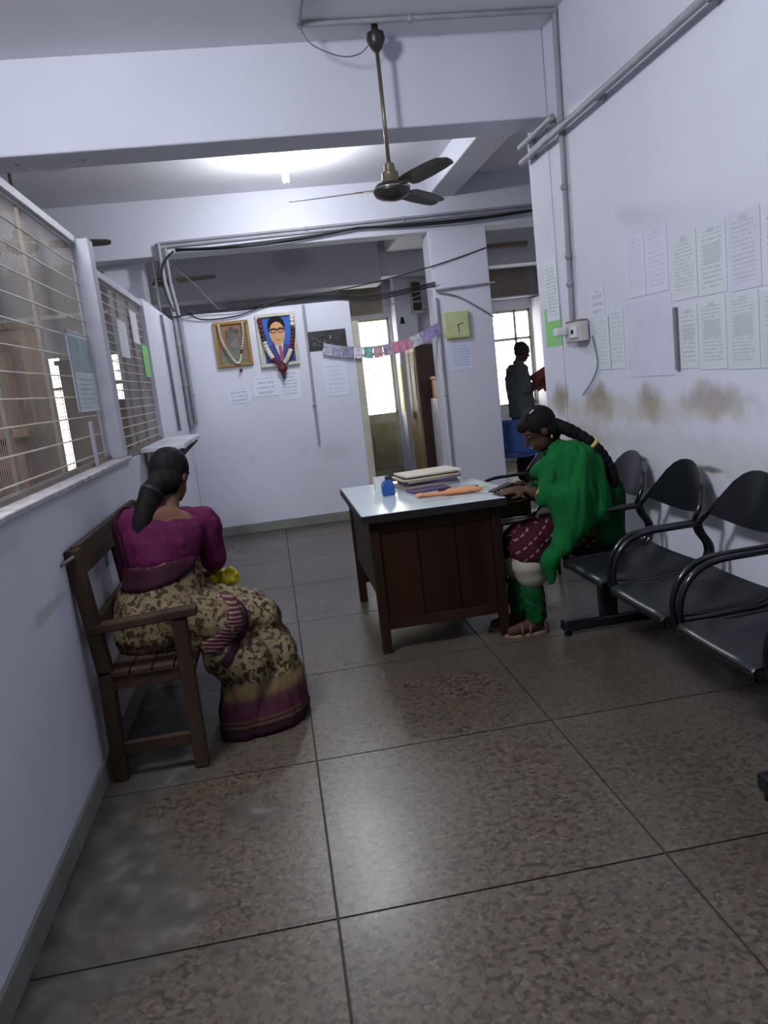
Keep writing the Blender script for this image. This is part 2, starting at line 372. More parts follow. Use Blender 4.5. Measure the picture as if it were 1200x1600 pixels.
# terrazzo tiles
def terrazzo():
    m, nt, b = newmat('terrazzo')
    pos = nd(nt, 'ShaderNodeNewGeometry').outputs['Position']
    vo = nd(nt, 'ShaderNodeTexVoronoi', i_Vector=pos, i_Scale=75.0, i_Randomness=1.0)
    chip = nd(nt, 'ShaderNodeSeparateColor', i_0=vo.outputs['Color']).outputs[0]
    edge = nd(nt, 'ShaderNodeTexNoise', i_Vector=pos, i_Scale=38.0, i_Detail=3.0).outputs[0]
    base = ramp(nt, chip, [(0.0, (0.045,0.035,0.027)), (0.2, (0.070,0.055,0.041)), (0.5, (0.098,0.077,0.057)), (0.8, (0.092,0.065,0.047)), (1.0, (0.13,0.106,0.081))])
    dark = nd(nt, 'ShaderNodeMapRange', i_0=edge, i_1=0.55, i_2=0.61, i_3=0.0, i_4=0.8).outputs[0]
    col = mixc(nt, dark, base, rgba((0.026, 0.022, 0.019)))
    n1 = nd(nt, 'ShaderNodeTexNoise', i_Vector=pos, i_Scale=1.1, i_Detail=6.0).outputs[0]
    col = mixc(nt, nd(nt, 'ShaderNodeMapRange', i_0=n1, i_1=0.4, i_2=0.68, i_3=0.0, i_4=0.35).outputs[0], col, rgba((0.095, 0.088, 0.075)))
    # cement patching worn along the left wall and a damp mark near the back
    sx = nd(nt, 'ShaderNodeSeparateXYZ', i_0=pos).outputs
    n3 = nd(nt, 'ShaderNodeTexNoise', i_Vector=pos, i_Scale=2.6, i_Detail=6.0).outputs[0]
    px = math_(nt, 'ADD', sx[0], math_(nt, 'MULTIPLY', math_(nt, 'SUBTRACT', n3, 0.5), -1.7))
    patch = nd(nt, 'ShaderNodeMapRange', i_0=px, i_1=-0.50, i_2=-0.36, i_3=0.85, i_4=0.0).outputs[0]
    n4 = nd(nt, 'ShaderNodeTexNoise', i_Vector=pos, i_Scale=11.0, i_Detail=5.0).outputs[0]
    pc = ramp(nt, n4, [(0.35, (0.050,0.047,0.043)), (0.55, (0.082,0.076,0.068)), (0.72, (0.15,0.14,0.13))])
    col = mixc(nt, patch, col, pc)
    d = nd(nt, 'ShaderNodeVectorMath', operation='SUBTRACT', i_0=pos, i_1=(0.22, 5.6, 0)).outputs[0]
    d = nd(nt, 'ShaderNodeVectorMath', operation='MULTIPLY', i_0=d, i_1=(2.6, 1.1, 1)).outputs[0]
    l = math_(nt, 'ADD', nd(nt, 'ShaderNodeVectorMath', operation='LENGTH', i_0=d).outputs['Value'], math_(nt, 'MULTIPLY', math_(nt, 'SUBTRACT', n3, 0.5), 3.0))
    col = mixc(nt, nd(nt, 'ShaderNodeMapRange', i_0=l, i_1=0.4, i_2=0.8, i_3=0.6, i_4=0.0).outputs[0], col, rgba((0.045, 0.042, 0.04)))
    nt.links.new(col, b.inputs['Base Color'])
    r = nd(nt, 'ShaderNodeMapRange', i_0=n1, i_1=0.3, i_2=0.7, i_3=0.24, i_4=0.38).outputs[0]
    nt.links.new(r, b.inputs['Roughness'])
    bp = nd(nt, 'ShaderNodeBump', i_Height=edge, i_Strength=0.05, i_Distance=0.005).outputs[0]
    nt.links.new(bp, b.inputs['Normal'])
    return m
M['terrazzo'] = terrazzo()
M['joint'] = mat('dark_floor_joint', (0.03, 0.026, 0.022), 0.8)

# ------------------------------------------------------------------ structure
XL, XR, YB, YF = -0.835, 2.0, 8.28, 11.5
floor = struct(MB().box(-4.6, 4.1, -2.6, 11.62, -0.12, -0.004).build('floor', M['joint']))
xs = [-0.003 + 0.965*k for k in range(-1, 6)]; ys = [1.972 + 0.948*k for k in range(-5, 11)]
tcache = {}
for i in range(len(xs)-1):
    for j in range(len(ys)-1):
        x0 = max(xs[i], XL) + 0.004; x1 = min(xs[i+1], 4.08) - 0.004; y0 = max(ys[j], -2.5) + 0.004; y1 = min(ys[j+1], 11.48) - 0.004
        if x1 - x0 < 0.05 or y1 - y0 < 0.05: continue
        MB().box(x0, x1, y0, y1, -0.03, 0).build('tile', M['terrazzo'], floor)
struct(MB().box(-4.6, -0.96, -2.6, 11.5, -0.004, -0.001).build('floor_office', M['skirt']))
struct(MB().box(-4.72, XR, -2.6, 5.2, 3.49, 3.62).build('ceiling', M['ceiling']))
struct(MB().box(-4.72, 4.22, 5.3, 11.62, 3.40, 3.52).build('ceiling_rear', M['ceiling']))
struct(MB().box(-4.6, XR, 5.14, 5.47, 2.965, 3.5).build('trim_1_beam', M['beam'], bevel=0.012))
struct(MB().box(-4.6, 4.1, YB, 8.55, 2.87, 3.41).build('trim_2_beam', M['beam'], bevel=0.012))
struct(MB().box(1.86, 2.15, 5.47, YB, 3.20, 3.41).build('trim_3_beam', M['beam'], bevel=0.01))
struct(MB().box(1.78, 2.3, 8.55, 10.75, 3.07, 3.41).build('trim_4_beam', M['beam_far'], bevel=0.01))
struct(MB().box(-4.6, 1.70, 10.75, 11.2, 2.70, 3.41).build('trim_5_beam', M['beam_far'], bevel=0.01))
struct(MB().box(1.70, 4.1, 10.8, 11.2, 2.78, 3.41).build('trim_6_beam', M['beam_far'], bevel=0.01))
# left: low partition wall, taller wall piece at the far end
struct(MB().box(-0.96, XL, -2.6, 6.3, 0, 1.15).build('wall_left', M['wall_left']))
struct(MB().box(-0.96, XL, 6.3, YB+.12, 0, 2.24).build('wall_left_end', M['wall_left']))
struct(MB().box(-0.985, -0.815, -2.6, 4.68, 1.15, 1.175).build('trim_7_sill', mat('chipped_sill', (0.5,0.48,0.5), 0.7, var=0.15, scale=14), bevel=0.005))
struct(MB().box(XL, XL+0.012, -2.6, YB, 0, 0.09).build('baseboard_left', M['skirt'], bevel=0.004))
# right wall
rw = MB().box(XR, XR+0.16, -2.6, 5.55, 0, 3.6)
struct(rw.build('wall_right', M['wall_right'], bevel=0.01))
struct(MB().box(XR-0.006, XR, 5.17, 5.55, 0, 2.965).build('trim_8_pilaster', M['wall_right'], bevel=0.006))
struct(MB().box(XR-0.014, XR, -2.6, 5.17, 0, 0.09).build('baseboard_right', M['skirt']))
struct(MB().box(XR+.16, 4.1, 5.43, 5.55, 0, 3.41).build('wall_right_return', M['wall']))
struct(MB().box(4.1, 4.22, 5.43, 11.62, 0, 3.45).build('wall_right_far', M['cream_wall']))
# back partial wall, pillar
struct(MB().box(XL, 0.95, YB, YB+.12, 0, 2.28).build('wall_back', M['wall_back'], bevel=0.008))
struct(MB().box(XL+.012, 0.95, YB-0.02, YB, 0, 0.10).build('baseboard_back', M['skirt'], bevel=0.006))
struct(MB().box(1.84, 2.455, YB, 8.6, 0, 2.88).build('trim_9_pillar', M['wall_back'], bevel=0.01))
struct(MB().box(0.95, 1.02, YB, YB+.11, 0, 2.06).build('trim_10_jamb', M['frame_cream']))
# behind the camera and the office shell
struct(MB().box(-4.72, XR+.16, -2.72, -2.6, 0, 3.6).build('wall_behind', M['wall']))
struct(MB().box(-4.72, -4.6, -2.6, 11.62, 0, 3.6).build('wall_office', M['office']))
# far wall with openings: (x0,x1,z0,z1)
OP = [(-3.02,-2.72,.58,2.25), (-2.15,-1.70,.85,2.22), (1.35,1.86,0.0,2.30), (3.36,3.98,.82,2.22)]
fw = MB(); xc = -4.6
for (x0,x1,z0,z1) in OP:
    fw.box(xc, x0, YF, YF+.12, 0, 3.45); fw.box(x0, x1, YF, YF+.12, z1, 3.45)
    if z0 > 0: fw.box(x0, x1, YF, YF+.12, 0, z0)
    xc = x1
fw.box(xc, 4.1, YF, YF+.12, 0, 3.45)
struct(fw.build('wall_far', M['office']))
struct(MB().box(1.9, 2.2, 11.1, YF, 0, 2.8).build('trim_11_pillar', M['wall']))
struct(MB().box(2.35, 4.1, 11.32, YF, 2.38, 2.40).build('trim_12_ledge', M['cream_wall']))
struct(MB().box(3.0, 3.95, 11.40, YF, 2.40, 2.77).build('trim_13_loft_board', M['loft']))
struct(MB().box(1.2, 1.78, 11.44, YF, 2.36, 2.74).build('trim_14_loft_board', M['loft']))
struct(MB().box(4.0, 4.1, 11.0, YF, 0, 2.35).build('trim_15_pillar', M['cream_wall']))
# windows
for k, (x0, x1, z0, z1) in enumerate(OP):
    wname = 'window_%d' % (k+1)
    zb = 0.90 if z0 == 0 else z0
    fr = MB(); t = 0.035
    for a in ((x0,x0+t,zb,z1),(x1-t,x1,zb,z1),(x0,x1,zb,zb+t),(x0,x1,z1-t,z1),(x0,x1,1.78,1.82)):
        fr.box(a[0],a[1],YF+.02,YF+.08,a[2],a[3])
    if k == 3: fr.box(3.72, 3.755, YF+.02, YF+.08, zb, z1)
    W = struct(fr.build(wname, M['frame_cream']))
    for q, (za, zc) in enumerate(((zb+t, 1.78), (1.82, z1-t))):
        MB().box(x0+t, x1-t, YF+.048, YF+.052, za, zc).build('pane', M['glass'], W)
    nb = 9
    for q in range(nb):
        z = zb + t + (q+.5)*(z1-zb-2*t)/nb
        MB().cyl((x0, YF+.095, z), (x1, YF+.095, z), 0.006, 6).build('grille_bar', M['frame_bar'], W)
    for q in (1, 2):
        x = x0 + (x1-x0)*q/3
        MB().cyl((x, YF+.105, zb), (x, YF+.105, z1), 0.006, 6).build('grille_bar', M['frame_bar'], W)
    if z0 == 0:
        dp = MB().box(x0, x1, YF+.02, YF+.07, 0.0, 0.9).build('lower_panel', M['frame_cream'], W)
        MB().box(x0+.07, x1-.07, YF+.005, YF+.02, 0.12, 0.80).build('panel_board', M['door_olive'], dp, bevel=0.006)
        MB().cyl((x0+.1, YF-.02, .35), (x0+.1, YF-.02, .62), .008).build('handle', M['frame_bar'], dp)

# ------------------------------------------------------------------ lamps
c = root('ceiling_lamp', (0.39, 7.0, 3.4), 'lit compact fluorescent lamp hanging from ceiling between the two beams', 'lamp')
MB().lathe([(.045,0),(.045,-.02),(.025,-.03),(.022,-.075),(.028,-.08),(.028,-.11),(0.005,-.11)], (0.39,7.0,3.40)).build('holder', M['white_paint'], c, 40)
cf = MB()
for k in range(3):
    a = k*2.1; u = V(math.cos(a), math.sin(a), 0)*.02; p = V(.39, 7.0, 3.29); v_ = V(-u.y, u.x, 0)*.5
    cf.tube([p+u+v_, p+u+v_-V(0,0,.12), p+u-V(0,0,.135), p+u-v_-V(0,0,.12), p+u-v_], .008, 8)
cf.build('lamp_tubes', M['cfl_glow'], c, True)
L = bpy.data.lights.new('lamp_glow', 'POINT'); L.energy = CFL_W; L.shadow_soft_size = .05; L.color = (.94,.97,1)
o = bpy.data.objects.new('lamp_glow', L); COL.objects.link(o); o.parent = c; o.location = (0, 0, -.30)

# ------------------------------------------------------------------ wire mesh screens on the partition
def screen(name, y0, y1, z0, z1, x, bars, label, nrod, dy):
    r = root(name, (x, y0, z0), label, 'screen')
    MB().box(x-.02, x+.02, y0, y1, z1-.04, z1).build('top_rail', M['white_paint'], r, bevel=.003)
    MB().box(x-.02, x+.02, y0, y1, z0, z0+.02).build('bottom_rail', M['frame_bar'], r)
    for y in bars: MB().box(x-.035, x-.022, y-.026, y+.026, z0, z1-.04).build('upright_bar', M['frame_bar'], r)
    for k in range(nrod):
        z = z0 + .05 + (z1-z0-.1)*k/(nrod-1)
        MB().cyl((x, y0, z), (x, y1, z), .0036, 6).build('rod', M['cream_rod'], r)
    mb = MB(); n = int((y1-y0)/dy)
    for k in range(n+1):
        y = y0 + (y1-y0)*k/n; mb.box(x-.0085, x-.006, y-.0011, y+.0011, z0+.02, z1-.03)
    o = mb.build('wire_mesh', M['mesh_wire'], r); o['kind'] = 'stuff'
    return r
screen('mesh_screen', 0.4, 4.55, 1.175, 2.375, -0.92, (1.2, 2.1, 3.05, 3.72), 'long wire mesh screen with cream rods above the low wall beside the bench', 12, .022)
MB_ = MB().box(-.898, -.884, 4.10, 4.14, 1.175, 1.40)
tag(MB_.build('screen_stop', M['post'], bevel=.004), 'short upright flat stop on the sill of the long mesh screen', 'stop bar')
tag(MB().box(-.94, -.835, 4.55, 4.67, 1.175, 2.36).build('screen_post', M['post'], bevel=.006), 'broad grey white post between the two wire mesh screens', 'post')
screen('mesh_screen', 4.67, 6.30, 1.17, 2.22, -0.865, (4.95, 5.45, 5.9), 'shorter wire mesh screen with papers above the counter ledge', 18, .026)
lg = root('counter_ledge', (-.75, 5.6, 1.15), 'white counter ledge on brackets below the shorter mesh screen', 'ledge')
MB().box(-.833, -.56, 5.1, 6.28, 1.155, 1.185).build('ledge_board', M['white_paint'], lg, bevel=.004)
for y in (5.25, 6.15):
    k = MB(); k.beam((XL, y, .93), (-.58, y, 1.15), .02, .03); k.box(XL, XL+.015, y-.015, y+.015, .88, 1.15); k.build('bracket', M['frame_bar'], lg)
tag(MB().box(-.95, -.93, 8.30, 8.32, 2.24, 2.87).build('support_rod', M['conduit']), 'grey upright rod between partition wall and beam', 'rod')
# papers on the screens
cal = root('wall_calendar', (-.905, 4.2, 1.45), 'blue edged picture calendar hanging on the wire mesh screen', 'calendar')
MB().box(-.911, -.905, 4.01, 4.49, 1.45, 1.84).build('calendar_sheet', M['paper'], cal)
MB().box(-.905, -.902, 4.05, 4.46, 1.65, 1.82).build('picture', mat('calendar_picture', (0.20,0.30,0.30), .6, scale=14, c2=(0.36,0.44,0.46)), cal)
MB().box(-.905, -.902, 4.05, 4.46, 1.47, 1.64).build('date_grid', printed('calendar_dates', (.55,.6,.66), (.36,.40,.47), rows=7, head=False), cal)
MB().box(-.9065, -.9025, 4.008, 4.03, 1.45, 1.84).build('blue_edge', mat('light_blue_edge', (.25,.38,.48), .5), cal)
MB().cyl((-.906, 4.0, 1.84), (-.906, 4.5, 1.84), .006).build('hanger_strip', M['chrome'], cal)
PG = 'white notices on the shorter mesh screen'
for a in ((5.15, 5.45, 1.76, 1.99, 'plain white paper on the shorter mesh screen, next to the broad post'), (5.70, 5.97, 1.88, 2.10, 'plain white paper on the shorter mesh screen, above the green paper')):
    tag(MB().box(-.857, -.853, a[0], a[1], a[2], a[3]).build('notice_sheet', M['paper']), a[4], 'paper', PG)
tag(MB().box(-.857, -.853, 6.02, 6.29, 1.65, 1.88).build('notice_sheet', M['green_paper']), 'bright green paper stuck on the shorter mesh screen', 'paper')

# ------------------------------------------------------------------ office behind the screens
def cupboard(x0, x1, y0, y1, z1, m1, m2, label, bays=2, rows=2):
    r = root('office_cupboard', ((x0+x1)/2, (y0+y1)/2, 0), label, 'cupboard')
    MB().box(x0, x1, y0+.02, y1, 0, z1).build('body', m1, r, bevel=.005)
    MB().box(x0-.03, x1+.03, y0-.03, y1, z1, z1+.05).build('cornice', m2, r, bevel=.008)
    for i in range(bays):
        for j in range(rows):
            a = x0 + (x1-x0)*i/bays + .02; b = x0 + (x1-x0)*(i+1)/bays - .02; c0 = .1 + (z1-.15)*j/rows; c1 = .1 + (z1-.15)*(j+1)/rows - .04
            d = MB().box(a, b, y0, y0+.02, c0, c1).build('door', m2, r, bevel=.004)
            MB().box(a+.07, b-.07, y0-.008, y0, c0+.07, c1-.07).build('door_panel', m1, d, bevel=.003)
            MB().box(b-.035, b-.02, y0-.03, y0, (c0+c1)/2-.04, (c0+c1)/2+.04).build('handle', M['frame_bar'], d)
    return r
cupboard(-3.4, -1.72, 6.2, 6.7, 2.1, M['wood_office'], M['wood_office2'], 'tall brown wooden cupboard standing behind the long mesh screen')
cupboard(-2.2, -1.35, 4.6, 5.05, 1.35, M['wood_office2'], M['wood_office'], 'low dark wooden cupboard near the mesh screen post', 2, 1)
cupboard(-2.30, -1.85, 9.5, 9.95, 2.0, M['wood_office2'], M['wood_office2'], 'dark brown cupboard standing between the office windows', 1, 2)
cupboard(-1.75, -1.2, 9.6, 10.0, 1.5, M['wood_office'], M['wood_light'], 'light brown cupboard seen through the shorter mesh screen', 1, 2)
struct(MB().box(-1.47, -1.09, 8.57, 8.88, 0, 3.41).build('trim_16_pillar', M['office']))

# ------------------------------------------------------------------ ceiling fans
def fan(loc, rod, label, rot, group, cm, hm):
    x, y, zc = loc
    r = root('ceiling_fan', loc, label, 'fan', group)
    MB().lathe([(.005,0),(.02,-.005),(.022,-.04),(.05,-.05),(.055,-.09),(.035,-.13),(.02,-.15),(.013,-.15)], loc).build('canopy', cm, r, 40)
    MB().cyl((x,y,zc-.14), (x,y,zc-rod), .012).build('down_rod', hm, r, True)
    z = zc - rod
    MB().lathe([(.012,.03),(.03,.02),(.035,-.02),(.05,-.03),(.052,-.07),(.06,-.08),(.06,-.10)], (x,y,z)).build('lower_canopy', hm, r, 40)
    MB().lathe([(.05,-.085),(.09,-.095),(.110,-.115),(.113,-.14),(.10,-.165),(.06,-.187),(.02,-.195),(.005,-.195)], (x,y,z), n=28).build('motor', cm, r, 40)
    MB().lathe([(.114,-.118),(.117,-.124),(.114,-.13)], (x,y,z), n=28).build('trim_ring', M['chrome'], r, True)
    for k in range(3):
        a = rot + k*2*math.pi/3; u = V(math.cos(a), math.sin(a), 0); v_ = V(-u.y, u.x, 0); o = V(x,y,z-.125)
        ir = MB().beam(o+u*.10, o+u*.22, .045, .006).build('blade_iron', hm, r)
        mb = MB(); rings = []
        for t, wd in ((.17,.05),(.20,.068),(.35,.072),(.5,.066),(.60,.055),(.625,.03)):
            tw = -.2
            rings.append([o+u*t+v_*s*wd+V(0,0,s*wd*tw+dz+(.006 if s == 0 else 0)) for s, dz in ((-1,0),(0,0),(1,0),(1,-.003),(0,-.003),(-1,-.003))])
        mb.loft(rings).build('blade', cm, r)
    return r
fan((.905, 4.95, 3.49), .80, 'dark brown ceiling fan with brass rod in front of the near beam', math.radians(50), 'ceiling fans', M['fan_metal'], M['fan_brass'])
fan((-1.03, 9.6, 3.40), .46, 'pale ceiling fan behind the portrait wall, beyond the second beam', math.radians(-4), 'ceiling fans', mat('grey_brown_blade', (.16,.14,.12), .5), mat('pale_fan', (.42,.40,.30), .5))
fan((-1.62, 6.3, 3.40), .58, 'olive ceiling fan hanging above the office, half behind mesh', math.radians(15), 'ceiling fans', mat('olive_blade', (.15,.13,.09), .5), M['fan_brass'])

# ------------------------------------------------------------------ conduits and cables
def pipe(pts, r, label, mt='conduit', group=None, clips=()):
    o = MB().tube(pts, r, 10).build('conduit_pipe', M[mt], None, 40); tag(o, label, 'pipe', group)
    for c_ in clips: MB().ell(c_, (r*1.45, r*1.45, r*1.45), n=8, m=6).build('joint', M['conduit'], o)
    return o
def cable(pts, r, label, mt='cable', group=None):
    return tag(MB().tube(pts, r, 6).build('cable', M[mt], None, True), label, 'cable', group)
pipe([(.45,4.86,3.472),(1.985,4.86,3.472)], .016, 'grey conduit running across the front ceiling above the fan', clips=[(.46,4.86,3.47),(1.1,4.86,3.47)])
pipe([(.45,4.86,3.468),(.47,3.4,3.468)], .014, 'grey conduit running along the front ceiling towards the entrance')
pipe([(1.98,4.87,3.46),(1.98,4.93,1.66)], .017, 'grey conduit dropping down the right wall to the switch box', clips=[(1.975,4.885,2.87),(1.975,4.9,2.48),(1.975,4.91,2.07),(1.975,4.92,1.9)])
pipe([(1.94,5.55,2.80),(1.94,-2.5,2.80)], .02, 'long grey conduit running level along the right wall', clips=[(1.972,5.4,2.80),(1.972,4.3,2.80),(1.972,3.2,2.80)])
pipe([(1.94,5.55,2.90),(1.94,4.92,2.90)], .02, 'short grey conduit above the long level one on the right wall', clips=[(1.968,5.4,2.90),(1.968,5.0,2.90)])
pipe([(-.86,8.255,2.985),(2.97,8.255,3.04)], .014, 'thin grey conduit along the second beam, upper one', clips=[(.6,8.255,3.005),(1.6,8.255,3.02)])
pipe([(-.80,8.255,2.945),(2.97,8.255,3.005)], .012, 'thin grey conduit along the second beam, lower one')
pipe([(-.86,8.235,2.98),(-.85,8.235,2.6),(-.808,8.235,2.27),(-.806,8.235,1.6),(-.806,8.235,1.19)], .022, 'thick grey conduit coming down the corner beside the portrait wall', clips=[(-.807,8.24,2.0),(-.806,8.24,1.6)])
pipe([(-.80,8.23,2.94),(-.795,8.23,2.6),(-.757,8.235,2.27),(-.755,8.24,1.6),(-.755,8.24,1.19)], .016, 'thinner grey conduit coming down the corner beside the portrait wall', clips=[(-.755,8.245,1.5)])
pipe([(-.815,7.2,2.2),(-.815,7.25,1.19)], .014, 'grey conduit upright on the end wall of the partition', 'cable_grey')
pipe([(.475,8.262,2.27),(.46,8.262,.85)], .014, 'thin grey conduit running down the white wall right of the portraits', clips=[(.46,8.26,1.25)])
pipe([(1.86,8.262,2.2),(1.865,8.262,.1)], .015, 'thin grey conduit on the left edge of the white pillar', clips=[(1.86,8.26,1.2)])
pipe([(1.86,8.255,2.28),(2.5,8.255,2.30)], .012, 'short grey conduit crossing the white pillar above the clock')
G = 'black cables on the second beam'
for k, (z0, z1, s) in enumerate(((2.90,2.985,.03),(2.90,2.975,.05),(2.89,2.97,.015),(2.905,2.965,.04))):
    cable(sag((-.70,8.226-.017*k,z0), (1.1,8.226-.017*k,(z0+z1)/2+.02), s) + sag((1.1,8.226-.017*k,(z0+z1)/2+.02), (2.97,8.226-.017*k,z1), s*.8)[1:], .008, 'thin black cable sagging along the face of the second beam', group=G)
cable(smoothpath([(-.715,8.192,2.895),(-.80,8.19,2.82),(-.86,8.19,2.7),(-.85,8.19,2.5),(-.80,8.185,2.32)]), .009, 'black cable curving down from the second beam beside the conduits')
G = 'black cables along the top of the portrait wall'
for k, (a, s) in enumerate((([(-.98,8.198,2.27),(-.72,8.198,2.275)],.0), ([(-.70,8.180,2.33)],.10), ([(-.74,8.162,2.31)],.05))):
    yk = 8.268 - .016*k; dz = .016*k
    cable(smoothpath(a + [(-.55,yk,2.31-s+dz), (-.2,yk,2.29-s*.8+dz), (.2,yk,2.30+dz), (.7,yk,2.31+dz), (1.2,yk,2.25+.02*k), (1.86,yk,2.325+dz)]), .007, 'black cable drooping along the top edge of the portrait wall', group=G)
cable(sag((.3,8.222,2.337),(2.44,8.272,2.66), .06), .006, 'thin black wire rising across the doorway to the white pillar')
cable(sag((.945,8.38,2.20),(1.845,8.45,2.3), .05), .004, 'thin grey wire across the doorway', 'cable_grey')
cable(smoothpath([(1.88,8.262,2.256),(2.1,8.262,2.19),(2.3,8.255,2.06),(2.455,8.255,1.95)]), .009, 'grey wire curving down across the white pillar', 'cable_grey')
cable(smoothpath([(.46,4.86,3.46),(.52,4.9,3.38),(.68,4.93,3.32),(.80,4.94,3.33),(.88,4.95,3.40)]), .004, 'thin brown wire looping from ceiling conduit to fan', 'cable_grey')
cable(smoothpath([(-.86,8.5,2.875),(-.6,8.42,2.62),(-.45,8.38,2.42),(-.34,8.36,2.285)]), .005, 'thin wire slanting down behind the second beam', 'cable_grey')
cable(sag((-1.32,5.3,2.965),(-.9,5.3,2.965), .05), .004, 'thin wire loop under the near beam over the mesh screen', 'cable_grey')
ad = root('power_adapter', (-.08,8.3,2.28), 'black power adapters lying on top of the portrait wall', 'adapter')
MB().box(-.28,-.09,8.286,8.356,2.28,2.325).build('adapter_body', M['edge'], ad, bevel=.006)
MB().box(-.08,.08,8.286,8.356,2.285,2.37).build('adapter_block', M['edge'], ad, bevel=.006)

# ------------------------------------------------------------------ right wall: switch box, notices
sb = root('switch_box', (1.97, 4.83, 1.6), 'white electrical switch box with plug on the right wall', 'switch box')
MB().box(1.93, 1.99, 4.70, 4.95, 1.535, 1.655).build('box', mat('aged_white_plastic', (.58,.56,.54), .5), sb, bevel=.008)
MB().box(1.915, 1.932, 4.73, 4.83, 1.56, 1.635).build('switch_plate', M['paper'], sb, bevel=.004)
MB().box(1.908, 1.916, 4.77, 4.79, 1.585, 1.61).build('rocker', M['edge'], sb)
pl = MB().box(1.86, 1.93, 4.90, 4.97, 1.585, 1.635).build('plug', M['paper'], sb, bevel=.008)
MB().box(1.935, 1.99, 4.715, 4.935, 1.655, 1.668).build('lid', M['frame_bar'], sb)
cable(smoothpath([(1.99,4.66,1.56),(1.988,4.60,1.40),(1.988,4.68,1.3),(1.988,4.86,1.2)]), .004, 'thin grey wire hanging from the switch box', 'cable_grey')
NG = 'printed notices pasted on the right wall'
LAV = (.64,.63,.76); WHT = (.60,.64,.68); INK = (.46,.48,.54); INK2 = (.36,.38,.43)
NOT = [  # y0,y1,z0,z1, paper, ink, rows, block, label
 (3.955,4.17,1.72,2.04,LAV,(.55,.55,.66),16,False,'faded lilac printed notice, far one of the top pair'),
 (3.72,3.94,1.715,2.035,LAV,(.54,.54,.66),14,False,'faded lilac printed notice beside the brownish tape marks'),
 (3.46,3.68,1.655,1.955,WHT,INK,18,False,'white notice with a small emblem above long text rows'),
 (3.225,3.445,1.65,1.95,WHT,INK,15,True,'white notice with emblem and a grey text block'),
 (2.985,3.205,1.64,1.955,(.58,.57,.68),INK,17,False,'greyish lilac notice with underlined heading'),
 (2.74,2.97,1.64,1.94,WHT,INK2,13,True,'white notice with bold black heading and dark block'),
 (3.475,3.64,1.33,1.62,WHT,INK,14,True,'narrow pale notice beside the dark wall strip'),
 (3.245,3.465,1.32,1.635,WHT,INK,20,True,'dense pale notice below the emblem notice'),
 (3.01,3.23,1.315,1.635,(.57,.62,.66),INK,22,True,'dense bluish white notice with emblem, lower row'),
 (2.76,2.995,1.315,1.62,(.55,.6,.63),INK,16,False,'pale bluish notice ending the lower row'),
 (4.47,4.665,1.58,1.83,LAV,(.46,.47,.54),6,False,'small notice with few lines by the switch box'),
 (4.43,4.62,1.35,1.66,(.60,.66,.70),(.50,.55,.60),14,False,'pale blue notice just below the small few line notice'),
 (4.24,4.42,1.35,1.69,(.60,.66,.70),(.50,.55,.60),14,False,'pale blue notice nearest the bare wall patch')]
for k, (y0,y1,z0,z1,p,i,rw_,bl,lb) in enumerate(NOT):
    o = MB().box(1.9955 if k == 11 else 1.9968, 1.9966 if k == 11 else 1.9994, y0, y1, z0, z1).build('printed_notice', printed('notice_print_%d' % k, p, i, 'Y', rw_, True, True, bl, k*3.3))
    tag(o, lb, 'paper', NG)
o = MB().box(1.9905, 1.9922, 5.17, 5.40, 1.70, 2.10).build('printed_notice', printed('list_print', (.66,.71,.76), (.46,.50,.56), 'Y', 17, False, True, False, 60.))
tag(o, 'white list of text rows pasted over the green sheet', 'paper', NG)
tag(MB().box(1.9924, 1.9945, 5.165, 5.46, 1.53, 1.79).build('green_sheet', M['green_paper']), 'green paper sheet at the end of the right wall', 'paper')
tag(MB().box(1.985, 2.0, 3.648, 3.672, 1.325, 1.625).build('wall_strip', M['cable_grey']), 'dark upright plastic strip beside the notices', 'strip')
tag(MB().box(1.9972, 2.0, 3.70, 4.2, 1.30, 1.70).build('pasted_sheet', mat('lilac_sheet', (.62,.60,.74), .75, var=.03)), 'blank lilac sheet pasted below the lilac notices', 'paper')

# ------------------------------------------------------------------ back wall: portraits, clock, bunting
YW = YB
def portrait(x0, x1, z0, z1, ftk, fmat, name, label):
    r = root(name, ((x0+x1)/2, YW, z0), label, 'portrait', 'garlanded portraits on the white wall')
    for a in ((x0,x1,z0,z0+ftk),(x0,x1,z1-ftk,z1),(x0,x0+ftk,z0+ftk,z1-ftk),(x1-ftk,x1,z0+ftk,z1-ftk)):
        MB().box(a[0],a[1],YW-.035,YW-.003,a[2],a[3]).build('frame_piece', fmat, r, bevel=.004)
    return r
def oval(cx, cz, rx, rz, y, n=24): return [(cx+rx*math.cos(2*math.pi*k/n), cz+rz*math.sin(2*math.pi*k/n)) for k in range(n)]
def flat(name, poly, y, mt, parent):
    return MB().prism(poly, (0, y, 0), (1,0,0), (0,0,1), (0, .002, 0)).build(name, mt, parent)
gold_frame = mat('gold_wood_frame', (.34,.22,.07), .45); cream_frame = mat('cream_frame', (.55,.54,.44), .5)
p1 = portrait(-.455, -.10, 1.73, 2.18, .03, gold_frame, 'framed_portrait', 'gold framed portrait of an elderly figure with a white garland')
flat('picture', [(-.43,1.75),(-.125,1.75),(-.125,2.16),(-.43,2.16)], YW-.012, mat('sepia_print', (.28,.12,.05), .5, scale=4, c2=(.16,.12,.09)), p1)
flat('figure_body', [(-.42,1.76),(-.16,1.76),(-.17,1.88),(-.22,1.95),(-.34,1.95),(-.42,1.90)], YW-.016, mat('grey_green_cloth_print', (.20,.22,.16), .5), p1)
flat('figure_head', oval(-.265, 2.0, .062, .085, 0), YW-.019, mat('brown_face_print', (.17,.125,.10), .5, scale=20, c2=(.09,.065,.05)), p1)
flat('figure_beard', oval(-.262, 1.945, .045, .04, 0), YW-.021, mat('grey_beard_print', (.19,.175,.15), .5), p1)
